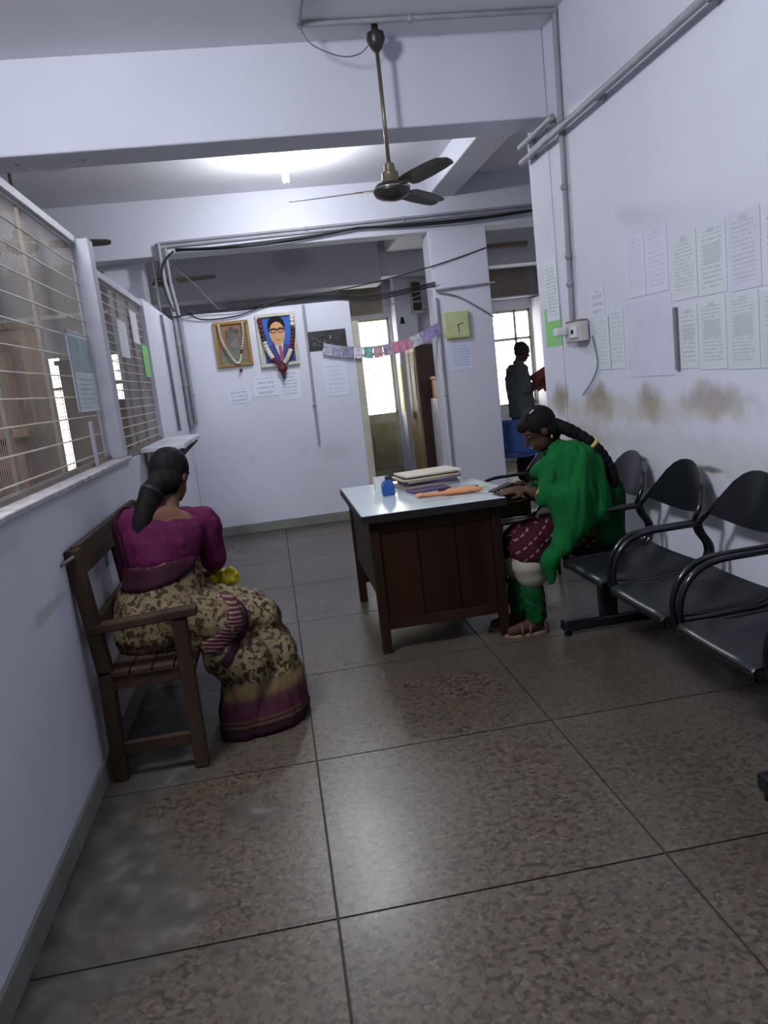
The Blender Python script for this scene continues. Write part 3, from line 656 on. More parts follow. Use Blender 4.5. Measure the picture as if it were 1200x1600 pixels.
flat('figure_nose', [(-.235,2.03),(-.215,1.98),(-.24,1.98)], YW-.022, mat('nose_print', (.22,.16,.12), .5), p1)
flat('figure_hair', [(-.345,2.0),(-.335,2.09),(-.27,2.13),(-.20,2.09),(-.205,2.06),(-.27,2.06),(-.31,2.03),(-.325,1.97)], YW-.022, mat('dark_hair_print', (.075,.07,.065), .5, scale=30, c2=(.16,.15,.14)), p1)
flower = mat('white_flower', (.62,.58,.48), .7); redfl = mat('dark_red_flower', (.11,.012,.02), .7); darkfl = mat('brown_flower', (.05,.02,.02), .7)
path = smoothpath([(-.395,YW-.05,2.15),(-.385,YW-.05,2.02),(-.345,YW-.05,1.90),(-.28,YW-.05,1.78),(-.235,YW-.05,1.77),(-.20,YW-.05,1.88),(-.165,YW-.05,2.02),(-.155,YW-.05,2.15)], 6)
for i, p in enumerate(path):
    mk = redfl if i in (29, 30) else flower
    MB().ell(p, (.013,.010,.011), n=8, m=5).build('garland_bead', mk, p1, True)
MB().ell((-.235,YW-.03,1.685), (.016,.014,.02), n=8, m=6).build('tassel', redfl, p1)
p2 = portrait(-.025, .368, 1.685, 2.217, .035, cream_frame, 'framed_portrait', 'cream framed portrait of a man in glasses and blue suit with garland')
flat('picture', [(0.01,1.72),(.333,1.72),(.333,2.18),(.01,2.18)], YW-.012, mat('blue_print', (.015,.12,.50), .5, var=.1), p2)
flat('mount', [(0.01,1.72),(.03,1.72),(.03,2.18),(.01,2.18)], YW-.014, cream_frame, p2)
flat('suit', [(.03,1.73),(.33,1.73),(.325,1.83),(.26,1.90),(.21,1.92),(.13,1.92),(.07,1.89),(.03,1.85)], YW-.016, mat('navy_suit_print', (.035,.04,.20), .5), p2)
flat('shirt_collar', [(.13,1.93),(.23,1.93),(.215,1.84),(.195,1.74),(.17,1.80)], YW-.018, mat('white_shirt_print', (.6,.62,.7), .5), p2)
flat('tie', [(.175,1.89),(.205,1.89),(.215,1.74),(.175,1.74)], YW-.020, mat('red_tie_print', (.38,.08,.12), .5), p2)
flat('hair_print', oval(.175, 2.095, .088, .09, 0), YW-.020, mat('black_hair_print', (.01,.01,.012), .5), p2)
flat('face', oval(.178, 2.015, .078, .115, 0), YW-.023, mat('face_print', (.62,.33,.16), .5, var=.04), p2)
gl_ = MB()
for cx in (.142, .216):
    pts = [(cx+.03*math.cos(a), YW-.027, 2.045+.022*math.sin(a)) for a in [2*math.pi*k/16 for k in range(17)]]; gl_.tube(pts, .0035, 5)
gl_.tube([(.092,YW-.027,2.055),(.262,YW-.027,2.055)], .004, 5); gl_.build('spectacles', M['edge'], p2)
flat('mouth', [(.15,1.955),(.208,1.955),(.20,1.946),(.158,1.946)], YW-.026, mat('lip_print', (.38,.12,.08), .5), p2)
gp = smoothpath([(.015,YW-.055,2.16),(.03,YW-.055,2.0),(.06,YW-.055,1.86),(.11,YW-.055,1.76),(.185,YW-.055,1.70),(.25,YW-.055,1.76),(.30,YW-.055,1.86),(.335,YW-.055,2.0),(.345,YW-.055,2.16)], 4)
for i, p in enumerate(gp):
    seg = (i//3) % 4
    MB().ell(p, (.026,.016,.024), n=9, m=6).build('garland_flower', (redfl, darkfl, flower, flower)[seg], p2, True)
tl = MB().ell((.185,YW-.055,1.66), (.05,.03,.045), n=10, m=6).build('garland_tassel', redfl, p2, True)
MB().cap((.185,YW-.05,1.61), (.187,YW-.05,1.55), .022, .008).build('tassel_end', darkfl, tl, True)
# notices under the portraits
for k, (x0,x1,z0,z1,rw_,lb) in enumerate(((-.40,-.17,1.36,1.52,4,'small three line notice under the gold framed portrait'),
        (-.13,.12,1.40,1.60,4,'notice with two long lines under the portraits'), (.125,.345,1.34,1.64,9,'denser notice below the suited man portrait'))):
    o = MB().box(x0, x1, YW-.004+.0006*k, YW-.0005, z0, z1).build('wall_notice', printed('wall_notice_%d' % k, (.66,.70,.80), (.44,.48,.56), 'X', rw_, False, False, False, 20.+k)); tag(o, lb, 'paper', 'notices on the white wall')
o = MB().box(.60, .84, YW-.004, YW-.0005, 1.32, 1.68).build('wall_notice', printed('wall_notice_faint', (.64,.69,.82), (.52,.58,.74), 'X', 8, False, False, False, 31.)); tag(o, 'faint blue notice between conduit and doorway', 'paper')
o = MB().box(1.95, 2.20, YW-.004, YW-.0005, 1.44, 1.72).build('wall_notice', printed('pillar_notice', (.62,.66,.82), (.45,.48,.70), 'X', 10, False, False, False, 37.)); tag(o, 'faint lilac notice below the clock on the pillar', 'paper')
# dark poster and string of cards
ps = root('dark_poster', (.66, YW, 1.8), 'dark poster with silver tinsel beside the doorway', 'poster')
MB().box(.485, .875, YW-.008, YW-.001, 1.80, 1.995).build('sheet', mat('dark_print', (.045,.04,.045), .4, scale=9, c2=(.02,.02,.022)), ps)
ti = MB()
for k in range(26):
    p = V(random.uniform(.52,.72), YW-.02, random.uniform(1.84,1.96)); d = V(random.uniform(-1,1), random.uniform(-.3,.3), random.uniform(-1,1)).normalized()
    ti.beam(p-d*.02, p+d*.02, .008, .001)
ti.build('tinsel', M['silver'], ps)['kind'] = 'stuff'
bn = root('bunting', (1.25, YW-.03, 1.75), 'string of shiny pink, purple and teal cards across the doorway', 'bunting')
cols = [(.30,.30,.40),(.22,.20,.34),(.16,.15,.24),(.5,.5,.55),(.12,.30,.30),(.45,.25,.28),(.30,.20,.30),(.50,.13,.22),(.48,.16,.26),(.42,.44,.52),(.26,.20,.42),(.22,.15,.38)]
bp_ = sag((.62,YW-.034,1.87), (1.86,YW-.037,1.95), .13, 12)
for k in range(12):
    a, b_ = bp_[k], bp_[k+1]; cmt = mat('card_%d' % k, tuple(.65*c_+.10 for c_ in cols[k]), .25, .2, scale=25, c2=tuple(min(1, c_*1.5+.12) for c_ in cols[k]))
    MB().obox((a+b_)/2-V(0,0,.055), ((b_-a).length*.96, .004, .115), b_-a, (0,1,0)).build('card', cmt, bn)
MB().tube([V(.60,YW-.001,1.885)] + [p+V(0,-.0,.004) for p in bp_], .003, 5).build('string', M['cable_grey'], bn)
# clock
ck = root('wall_clock', (2.05, YW, 1.78), 'square lime wall clock on the white pillar', 'clock')
MB().box(1.925, 2.185, YW-.045, YW-.002, 1.77, 2.045).build('case', M['clock_frame'], ck, bevel=.012)
MB().box(1.95, 2.16, YW-.049, YW-.044, 1.795, 2.02).build('dial', M['clock_face'], ck)
for a, l, nme in ((.25,.06,'hour_hand'), (-1.5,.085,'minute_hand')):
    MB().beam((2.055,YW-.053,1.908), (2.055+l*math.cos(a),YW-.053,1.908+l*math.sin(a)), .003, .006).build(nme, M['edge'], ck)
for k in range(12):
    a = k*math.pi/6; MB().box(2.055+.09*math.cos(a)-.004, 2.055+.09*math.cos(a)+.004, YW-.0505, YW-.0485, 1.908+.095*math.sin(a)-.004, 1.908+.095*math.sin(a)+.004).build('hour_mark', mat('olive_mark', (.3,.32,.16), .5) if k == 0 else bpy.data.materials['olive_mark'], ck)

# ------------------------------------------------------------------ behind the doorway
cb = root('steel_cupboard', (2.1, 10.7, 0), 'tall dark brown cupboard with papers on its doors beyond the doorway', 'cupboard')
MB().box(1.98, 2.45, 10.3, 11.05, 0.03, 1.82).build('body', mat('maroon_brown_side', (.055,.026,.02), .45), cb, bevel=.006)
for k, (y0, y1) in enumerate(((10.32,10.67),(10.69,11.03))):
    d = MB().box(1.955, 1.98, y0, y1, .06, 1.80).build('door', M['wood_light'], cb, bevel=.004)
    MB().box(1.948, 1.956, y0+.05, y1-.05, .95, 1.74).build('door_inset', M['wood_office2'], d)
    MB().box(1.93, 1.955, y1-.05 if k == 0 else y0+.03, y1-.03 if k == 0 else y0+.05, .85, .95).build('handle', M['chrome'], d)
MB().box(1.944, 1.947, 10.40, 10.60, 1.10, 1.55).build('pink_paper', mat('pinkish_paper', (.62,.52,.50), .7), cb)
tag(MB().box(1.893, 1.8985, 11.12, 11.40, .95, 1.62).build('yellow_chart', mat('yellow_paper', (.62,.58,.30), .7)), 'pale yellow paper strip on the pillar beyond the doorway', 'paper')
wc = root('filing_cabinet', (2.28, 9.9, 0), 'white filing cabinet behind the pillar with an orange box on it', 'cabinet')
MB().box(2.07, 2.5, 9.7, 10.12, .02, 1.12).build('body', M['white_paint'], wc, bevel=.01)
for z in (.1, .45, .8):
    d = MB().box(2.085, 2.485, 9.685, 9.70, z, z+.3).build('drawer', M['paper'], wc, bevel=.004)
    MB().box(2.13, 2.23, 9.67, 9.686, z+.14, z+.17).build('handle', M['cable_grey'], d)
ob = root('orange_box', (2.3, 9.9, 1.12), 'orange plastic box standing on the white filing cabinet', 'box')
MB().box(2.09, 2.4, 9.75, 10.05, 1.12, 1.36).build('box_body', M['orange_box'], ob, bevel=.01); MB().box(2.075, 2.415, 9.735, 10.065, 1.36, 1.40).build('lid', M['orange_box'], ob, bevel=.008)
tag(MB().prism([(0,0),(.07,0),(.05,.09),(.02,.09)], (1.95,11.09,2.16), (1,0,0), (0,0,1), (0,.06,0)).build('wall_bracket_lamp', M['edge']), 'small dark fitting on the pillar beyond the doorway', 'fitting')
sh = root('upper_vent', (2.3, 11.05, 2.4), 'narrow dark louvred vent high beyond the doorway', 'vent')
MB().box(2.13, 2.28, 11.02, 11.1, 2.28, 2.72).build('vent_frame', M['frame_cream'], sh)
for k in range(3): MB().box(2.145, 2.265, 11.01, 11.02, 2.31+.135*k, 2.42+.135*k).build('louvre', M['fan_metal'], sh)
bt = root('tube_batten', (3.5, 10.6, 3.0), 'unlit brownish tube batten high beyond the right opening', 'lamp')
MB().box(3.0, 3.75, 10.72, 10.79, 3.0, 3.06).build('batten', mat('brown_batten', (.25,.17,.12), .6), bt); MB().cyl((3.03,10.7,3.0), (3.72,10.7,3.0), .014).build('tube', M['cream'], bt)

# blue chair
bc = root('blue_chair', (2.80, 8.86, 0), 'blue plastic chair with white frame behind the pillar', 'chair')
bx = 0.0; by = 0.0; bc.rotation_euler = (0, 0, math.radians(70))
pr = MB(); rings = []
for i in range(9):
    t = i/8; x = bx-.20+.03*t - .10*(t**2); z = .42+.40*t
    rings.append([V(x+.05*(abs(s)-.3)**2*2, by+s*.23*(1-.25*t**3), z) for s in (-1,-.5,0,.5,1)] + [V(x+.05*(abs(s)-.3)**2*2-.015, by+s*.23*(1-.25*t**3), z) for s in (1,.5,0,-.5,-1)])
pr.loft(rings).build('backrest', M['blue_chair'], bc, True, local=True)
st_ = MB(); st_.loft([[V(x, by+s*.23, z-.03*(1-s*s)) for s in (-1,-.5,0,.5,1)] + [V(x, by+s*.23, z-.025-.03*(1-s*s)) for s in (1,.5,0,-.5,-1)] for x, z in ((bx-.2,.43),(bx,.42),(bx+.2,.44),(bx+.24,.41))])
st_.build('seat', M['blue_chair'], bc, True, local=True)
for sx_, sy_ in ((-1,-1),(-1,1),(1,-1),(1,1)):
    MB().tube([(bx+sx_*.19, by+sy_*.2, .41), (bx+sx_*.24, by+sy_*.23, 0)], .014).build('leg', M['white_paint'], bc, True, local=True)
for sy_ in (-1, 1):
    MB().tube(smoothpath([(bx-.26,by+sy_*.235,.78),(bx-.2,by+sy_*.25,.66),(bx,by+sy_*.25,.64),(bx+.2,by+sy_*.25,.62),(bx+.21,by+sy_*.235,.42)]), .014).build('armrest', M['white_paint'], bc, True, local=True)

# ------------------------------------------------------------------ desk
dk = root('office_desk', (.8, 4.55, 0), 'dark wooden office desk with white laminate top', 'desk')
DX0, DX1, DY0, DY1 = .425, 1.13, 3.99, 5.10
MB().box(.39, 1.155, 3.955, 5.14, .735, .765).build('desk_top', M['laminate'], dk, bevel=.003)
for a in ((.386,1.159,3.949,3.955),(.386,1.159,5.14,5.146)): MB().box(a[0],a[1],a[2],a[3],.722,.762).build('edge_band', M['edge'], dk)
for a in ((.384,.39),(1.155,1.161)): MB().box(a[0],a[1],3.955,5.14,.722,.762).build('edge_band', M['edge'], dk)
for x in (DX0, DX1-.05):
    for y in (DY0, DY1-.05): MB().box(x, x+.05, y, y+.05, 0, .735).build('leg', M['wood_dark'], dk, bevel=.004)
MB().box(DX0+.05, DX1-.05, DY0+.005, DY0+.03, .655, .735).build('top_rail', M['wood_dark'], dk, bevel=.003)
MB().box(DX0+.05, DX1-.05, DY0+.005, DY0+.03, .13, .185).build('bottom_rail', M['wood_dark'], dk, bevel=.003)
for k in range(3):
    x0 = DX0+.05+k*.2017; MB().box(x0+.002, x0+.1995, DY0+.012, DY0+.026, .185, .655).build('plank', M['wood_panel'], dk, bevel=.003)
MB().box(DX0+.012, DX0+.03, DY0+.05, DY1-.05, .30, .735).build('modesty_panel', M['wood_panel'], dk)
MB().box(DX0+.03, DX1-.03, DY1-.04, DY1-.015, .13, .735).build('end_panel', M['wood_panel'], dk)
MB().box(DX0+.06, DX1-.02, DY0+.45, DY0+.47, .15, .735).build('pedestal_side', M['wood_dark'], dk)
MB().box(DX0+.06, DX1-.02, DY0+.03, DY0+.45, .15, .17).build('pedestal_base', M['wood_dark'], dk)
dr = MB(); dx = .10
dr.box(DX1-.3, DX1+.17, DY0+.07, DY0+.44, .632, .645); dr.box(DX1-.3, DX1+.17, DY0+.07, DY0+.085, .632, .715); dr.box(DX1-.3, DX1+.17, DY0+.425, DY0+.44, .632, .715)
dr = dr.build('drawer', M['wood_dark'], dk)
MB().box(DX1+.17, DX1+.19, DY0+.055, DY0+.455, .622, .722).build('drawer_front', M['wood_panel'], dr, bevel=.003)
MB().ell((DX1+.205, DY0+.25, .672), (.018,.018,.018), n=10, m=6).build('knob', M['frame_bar'], dr)
for z in (.18, .39):
    d = MB().box(DX1-.015, DX1+.005, DY0+.055, DY0+.45, z, z+.19).build('drawer', M['wood_panel'], dk, bevel=.003)
    MB().ell((DX1+.015, DY0+.25, z+.1), (.014,.014,.014), n=10, m=6).build('knob', M['frame_bar'], d)
# desk things
ZT = .765
tag(MB().obox((.98, 4.45, ZT+.0015), (.5, .62, .002), (1,.1,0), (0,1,0)).build('desk_blotter', mat('printed_cover', (.62,.68,.70), .3, scale=14, var=.15, c2=(.30,.33,.34))), 'thin printed sheet spread over the desk top', 'sheet')
bo = root('glue_bottle', (.625, 4.56, ZT), 'small blue plastic bottle standing on the desk', 'bottle')
MB().loft([[V(.625+sx_*a, 4.56+sy_*b_, ZT+z) for sx_, sy_ in ((-1,-1),(1,-1),(1,1),(-1,1))] for a, b_, z in ((.034,.024,0),(.038,.026,.01),(.038,.026,.06),(.028,.02,.082),(.016,.014,.092))]).build('bottle_body', M['blue'], bo, bevel=.004)
MB().cyl((.625,4.56,ZT+.09),(.625,4.56,ZT+.115),.013,12).build('cap', mat('dark_blue_cap', (.01,.03,.16), .4), bo, 40)
hb = root('paper_holder', (.61, 4.79, ZT), 'white open paper box behind the blue bottle', 'box')
for a in ((.575,.655,4.75,4.755),(.575,.655,4.825,4.83)): MB().box(a[0],a[1],a[2],a[3],ZT,ZT+.085).build('side', M['paper'], hb)
for a in ((.575,.58),(.65,.655)): MB().box(a[0],a[1],4.755,4.825,ZT,ZT+.085).build('side', M['paper'], hb)
MB().box(.58,.65,4.755,4.825,ZT,ZT+.004).build('base', M['paper'], hb)
z = ZT+.0026
FL = [('grey_cover',.36,.25,.022,0.05,'grey bound register at the bottom of the file stack'),('purple',.33,.24,.018,-.06,'purple covered file low in the file stack'),('grey_cover',.35,.25,.014,.1,'grey file in the middle of the file stack'),
      ('buff',.36,.25,.012,.02,'buff file below the top of the stack'),('wood_office2',.35,.24,.010,-.03,'brown covered file just under the top sheets'),('cream_sheet',.36,.25,.012,.06,'sheaf of cream papers topping the file stack')]
for k, (mt, lx, ly, th, rz, lb) in enumerate(FL):
    u = V(math.cos(rz+.1), math.sin(rz+.1), 0)
    o = MB().obox((.89+.008*(k%3), 4.76, z+th/2), (lx, ly, th), u, (-u.y,u.x,0)).build('file', M[mt], None, bevel=.002); tag(o, lb, 'file', 'files stacked on the desk'); z += th
tag(MB().obox((.86,4.54,ZT+.009),(.24,.13,.012),(1,.2,0),(0,1,0)).build('diary', M['purple'], None, bevel=.003), 'dark purple diary lying before the file stack', 'book')
pz = root('orange_pouch', (.93, 4.27, ZT), 'long orange cloth pouch lying on the desk', 'pouch')
blob('pouch_body', MB().ell((1.0,4.24,ZT+.022),(.115,.042,.020),(1,-.18,0),(0,1,0)).ell((.94,4.25,ZT+.02),(.06,.036,.019)), M['orange'], pz, .006, 4, .004, .05)
blob('pouch_neck', MB().cap((.90,4.26,ZT+.016),(.78,4.285,ZT+.014),.013,.011).ell((.765,4.29,ZT+.017),(.028,.024,.015)), M['orange'], pz, .005, 3)
for k, (x, y, c_, lb) in enumerate(((.94,4.40,'edge','small dark pen cap on the desk cover'),(1.08,4.38,'purple','dark pen lying near the orange pouch'))):
    tag(MB().beam((x-.05,y,ZT+.0105),(x+.05,y+.02,ZT+.0105),.012,.010).build('pen', M[c_], None, bevel=.003), lb, 'pen')
tag(MB().obox((1.12,4.42,ZT+.004),(.12,.09,.002),(1,.3,0),(0,1,0)).build('slip', mat('lime_slip', (.5,.66,.42), .7)), 'pale green slip of paper on the desk', 'paper')

# ------------------------------------------------------------------ old wooden bench on the left
be = root('wooden_bench', (-.63, 3.7, 0), 'old brown wooden bench with arms against the left wall', 'bench')
BY0, BY1 = 3.03, 4.35
for y in (BY0, BY1):
    k = MB(); k.beam((-.775,y+.03,0), (-.765,y+.03,.46), .055, .06, (0,1,0)); k.beam((-.765,y+.03,.44), (-.808,y+.03,.945), .055, .06, (0,1,0))
    k.build('back_post', M['wood_bench'], be, bevel=.006)
    MB().box(-.485, -.43, y, y+.06, 0, .62).build('front_leg', M['wood_bench'], be, bevel=.006)
    MB().beam((-.79,y+.03,.625), (-.385,y+.03,.645), .07, .035).build('armrest', M['wood_bench'], be, bevel=.006)
    MB().box(-.75, -.485, y+.015, y+.045, .10, .15).build('stretcher', M['wood_bench'], be, bevel=.004)
    MB().box(-.75, -.485, y+.012, y+.048, .375, .425).build('side_rail', M['wood_bench'], be, bevel=.004)
for k in range(4):
    x0 = -.755+k*.085; MB().box(x0, x0+.08, BY0+.005, BY1+.055, .425, .447).build('seat_plank', M['wood_bench'], be, bevel=.003)
MB().box(-.47, -.44, BY0+.06, BY1, .36, .425).build('front_rail', M['wood_bench'], be, bevel=.003)
MB().obox((-.798,(BY0+BY1)/2+.03,.895), (BY1-BY0, .028, .12), (0,1,0), (1,0,.085)).build('back_rail', M['wood_bench'], be, bevel=.005)
MB().obox((-.778,(BY0+BY1)/2+.03,.62), (BY1-BY0, .025, .07), (0,1,0), (1,0,.085)).build('back_rail', M['wood_bench'], be, bevel=.004)
MB().obox((-.788,3.72,.755), (.055, .022, .22), (0,1,0), (1,0,.085)).build('back_slat', M['wood_bench'], be)
MB().cyl((-.80,BY0+.0,.92), (-.832,BY0-.06,.905), .007).build('bolt', M['frame_bar'], be)

# ------------------------------------------------------------------ steel waiting bench on the right
sb_ = root('steel_bench', (1.65, 3.0, 0), 'black perforated steel waiting bench with five joined seats along the right wall', 'bench')
def seat_unit(parent, y, local=False, ox=0.0):
    def B(mb, *a, **k): return mb.build(*a, local=local, **k)
    prof = [(1.405,.388),(1.385,.40),(1.381,.418),(1.392,.432),(1.42,.436),(1.50,.428),(1.62,.420),(1.76,.426),(1.84,.446),(1.86,.46)]
    w2 = .238
    top = [V(x+ox, 0, z) for x, z in prof]; rings = []
    for s in (-1, -.93, -.5, 0, .5, .93, 1):
        dip = -.006*(1-s*s); e = .0 if abs(s) < .95 else -.012
        rings.append([p + V(0, y+s*w2, dip+e) for p in top] + [p + V(.002, y+s*w2, dip+e-.006) for p in reversed(top)])
    se = B(MB().loft(rings), 'seat', M['seat_steel'], parent, smooth=50)
    # backrest: leaf shaped curved sheet
    rows = 10; rings = []
    for i in range(rows+1):
        s = -1 + 2*i/rows; yy = y - .04 + s*.245
        zt = .905 - .20*abs(s)**2.4; zb = .665 + .035*s*s
        bow = .05*(1-s*s)
        f = lambda z: 1.875 + ox + (z-.66)*.20 + bow - .035
        zs = [zb + (zt-zb)*k/5 for k in range(6)]
        rings.append([V(f(z), yy, z) for z in zs] + [V(f(z)+.006, yy, z) for z in reversed(zs)])
    B(MB().loft(rings), 'backrest', M['black_steel'], parent, smooth=50)
    for s in (-1, 1):
        yy = y + s*.262
        arm = smoothpath([(1.425+ox,yy,.40),(1.415+ox,yy,.47),(1.44+ox,yy,.555),(1.50+ox,yy,.615),(1.58+ox,yy,.64),(1.72+ox,yy,.645),(1.84+ox,yy,.645)], 5)
        B(MB().tube(arm, .0125, 10), 'armrest', M['black_tube'], parent, smooth=True)
        bk = smoothpath([(1.91+ox,y-.04+s*.17,.80),(1.875+ox,y-.04+s*.225,.745),(1.845+ox,y-.03+s*.25,.69),(1.838+ox,yy,.65),(1.85+ox,yy,.60),(1.885+ox,yy,.545),(1.888+ox,yy,.49),(1.85+ox,yy,.44),(1.78+ox,yy,.412),(1.60+ox,yy,.405),(1.43+ox,yy,.405)], 5)
        B(MB().tube(bk, .0125, 10), 'side_frame', M['black_tube'], parent, smooth=True)
def seatsteel():
    m, nt, b = newmat('perforated_black_steel')
    tc = nd(nt, 'ShaderNodeTexCoord').outputs['Object']
    s = nd(nt, 'ShaderNodeSeparateXYZ', i_0=tc).outputs
    fx = math_(nt, 'SUBTRACT', math_(nt, 'FRACT', math_(nt, 'MULTIPLY', s[0], 90.0)), .5)
    fy = math_(nt, 'SUBTRACT', math_(nt, 'FRACT', math_(nt, 'MULTIPLY', s[1], 90.0)), .5)
    d = math_(nt, 'SQRT', math_(nt, 'ADD', math_(nt, 'MULTIPLY', fx, fx), math_(nt, 'MULTIPLY', fy, fy)))
    h = nd(nt, 'ShaderNodeMapRange', i_0=d, i_1=.24, i_2=.32).outputs[0]
    nt.links.new(mixc(nt, h, rgba((.003,.003,.004)), rgba((.014,.016,.022))), b.inputs['Base Color'])
    nt.links.new(nd(nt, 'ShaderNodeMapRange', i_0=h, i_3=.7, i_4=.3).outputs[0], b.inputs['Roughness'])
    b.inputs['Metallic'].default_value = .15; b.inputs['Coat Weight'].default_value = .05; b.inputs['Specular IOR Level'].default_value = .35; b.inputs['Coat Roughness'].default_value = .25
    bp = nd(nt, 'ShaderNodeBump', i_Height=h, i_Strength=.3, i_Distance=.003).outputs[0]; nt.links.new(bp, b.inputs['Normal'])
    return m
M['seat_steel'] = seatsteel()
SY = [1.84, 2.41, 2.99, 3.56, 4.13]
for y in SY: seat_unit(sb_, y)
MB().box(1.60, 1.66, 1.62, 4.36, .335, .395).build('cross_beam', M['black_steel'], sb_, bevel=.005)
for y in (2.125, 3.845):
    f_ = MB(); f_.box(1.37, 1.95, y-.035, y+.035, .025, .085); f_ = f_.build('foot', M['black_steel'], sb_, bevel=.012)
    MB().box(1.585, 1.675, y-.03, y+.03, .085, .335).build('pedestal', M['black_steel'], sb_, bevel=.008)
    for x in (1.40, 1.92): MB().cyl((x,y,0),(x,y,.026),.02,12).build('glide', M['edge'], f_)
# one more tubular chair beyond the desk
vc = root('steel_chair', (1.62, 5.27, 0), 'black tubular steel chair beyond the seated woman in green', 'chair')
seat_unit(vc, 5.27, ox=-.04)
for x in (1.42, 1.80):
    for y in (5.02, 5.52): MB().tube([(x,y,.40),(x,y,0)], .012, 8).build('leg', M['black_tube'], vc, True)
for y in (5.02, 5.52): MB().tube([(1.42,y,.2),(1.80,y,.2)], .009, 8).build('stretcher', M['black_tube'], vc, True)

# ------------------------------------------------------------------ people
def hand(mb, wr, d, n, curl=.5, side=1, sc=1.0):
    """palm, four unequal bent fingers and a thumb; d = hand direction, n = back-of-hand normal"""
    wr = Vector(wr); d = Vector(d).normalized(); n = Vector(n); n = (n - d*n.dot(d)).normalized(); s = d.cross(n)*side
    mb.ell(wr+d*.045*sc, (.05*sc, .040*sc, .016*sc), d, s)
    for k, (off, ln) in enumerate(((-.030,.062),(-.010,.074),(.010,.069),(.029,.054))):
        p = wr + d*.082*sc + s*off*sc; dd = d; r = .0085*sc
        for j in range(3):
            a = curl*(.5 + .5*j); q = Matrix.Rotation(-a, 3, s*side) @ dd if True else dd
            p2 = p + q*ln*sc*(.44, .31, .25)[j]; mb.cap(p, p2, r, r*.92, 8); p = p2; dd = q; r *= .92
    p = wr + d*.02*sc - s*.034*sc; q = (d*.7 - s*.6 - n*.25).normalized(); p2 = p + q*.038*sc; mb.cap(p, p2, .012*sc, .010*sc, 8)
    q2 = (d - n*.25).normalized(); mb.cap(p2, p2+q2*.03*sc, .010*sc, .0085*sc, 8)
def head(mb, c, f, u, sc=1.0):
    c = Vector(c); f = Vector(f).normalized(); u = Vector(u); u = (u - f*u.dot(f)).normalized(); s = f.cross(u)
    mb.ell(c+u*.025*sc, (.092*sc, .074*sc, .092*sc), f, s)
    mb.ell(c+f*.028*sc-u*.045*sc, (.060*sc, .056*sc, .068*sc), f, s)
    mb.ell(c+f*.058*sc-u*.088*sc, (.024*sc, .028*sc, .020*sc), f, s)        # chin
    mb.cap(c+f*.082*sc+u*.012*sc, c+f*.106*sc-u*.026*sc, .009*sc, .013*sc, 8)   # nose
    mb.ell(c+f*.086*sc-u*.058*sc, (.012*sc, .024*sc, .010*sc), f, s)        # mouth
    for k in (-1, 1):
        mb.ell(c+s*k*.074*sc-f*.008*sc-u*.008*sc, (.020*sc, .009*sc, .030*sc), f, s)
        mb.ell(c+f*.076*sc+s*k*.030*sc+u*.026*sc, (.010*sc, .024*sc, .008*sc), f, s)   # brow ridge
    return c, f, u, s
M['eye_white'] = mat('eye_white', (.28,.26,.24), .4); M['iris'] = mat('dark_iris', (.01,.008,.006), .2); M['lip'] = mat('lip', (.20,.07,.06), .5)
def face(parent, c, f, u, sc=1.0):
    c = Vector(c); f = Vector(f).normalized(); u = Vector(u); u = (u - f*u.dot(f)).normalized(); s = f.cross(u)
    for k in (-1, 1):
        p = c+f*.070*sc+s*k*.030*sc+u*.010*sc
        e = MB().ell(p, (.012*sc,.014*sc,.008*sc), f, s, 10, 6).build('eye', M['eye_white'], parent, True)
        MB().ell(p+f*.009*sc, (.005*sc,.006*sc,.006*sc), f, s, 8, 6).build('iris', M['iris'], e, True)
        MB().cap(p+f*.012*sc+u*.018*sc-s*.014*sc, p+f*.012*sc+u*.019*sc+s*.014*sc, .003*sc, .003*sc, 6).build('eyebrow', M['hair'], parent, True)
    MB().ell(c+f*.093*sc-u*.058*sc, (.008*sc,.022*sc,.007*sc), f, s, 10, 6).build('lips', M['lip'], parent, True)
def ring(c, S_, F_, a, b, n=20):
    c = Vector(c); return [c + S_*a*math.cos(2*math.pi*k/n) + F_*b*math.sin(2*math.pi*k/n) for k in range(n)]

# --- woman in the saree on the wooden bench
w1 = root('person', (-.5, 3.45, 0), 'person in magenta blouse and floral saree sitting on the wooden bench', 'person')
hc = V(-.475, 3.60, 1.125); hf = V(.38, .86, -.35); hu = V(.12,.28,.95)
b = MB()
SL, SRr = V(-.66,3.47,.945), V(-.36,3.60,.895)
b.cap((-.58,3.40,.54), (-.545,3.46,.80), .135, .13).ell((-.52,3.50,.88), (.16,.10,.12), (.9,.4,-.1), (-.4,.9,0))
b.cap(SL, SRr, .06, .06); b.cap((-.51,3.51,.95), (-.49,3.565,1.06), .055, .047)
b.ell((-.525,3.475,.955), (.11,.055,.06), (.9,.4,-.15), (-.4,.9,0))
head(b, hc, hf, hu)
b.cap((-.50,3.36,.51), (-.17,3.50,.45), .095, .07); b.cap((-.56,3.50,.51), (-.22,3.65,.45), .095, .07)
b.cap((-.15,3.50,.46), (-.15,3.45,.09), .06, .038); b.cap((-.20,3.66,.46), (-.18,3.60,.09), .06, .038)
b.cap((-.15,3.45,.055), (-.02,3.49,.03), .035, .028); b.cap((-.18,3.60,.055), (-.05,3.64,.03), .035, .028)
b.cap(SRr, (-.345,3.62,.70), .052, .042); b.cap((-.345,3.62,.70), (-.37,3.80,.655), .040, .028)
hand(b, (-.375,3.81,.653), (-.25,.8,-.3), (.3,.2,.9), .6, 1)
b.cap(SL, (-.70,3.56,.70), .052, .042); b.cap((-.70,3.56,.70), (-.46,3.77,.64), .040, .028)
hand(b, (-.45,3.775,.64), (.6,.6,-.1), (.1,-.2,.95), .6, -1)
body1 = blob('body', b, M['skin'], w1, .0065, 4)
face(w1, hc, hf, hu)
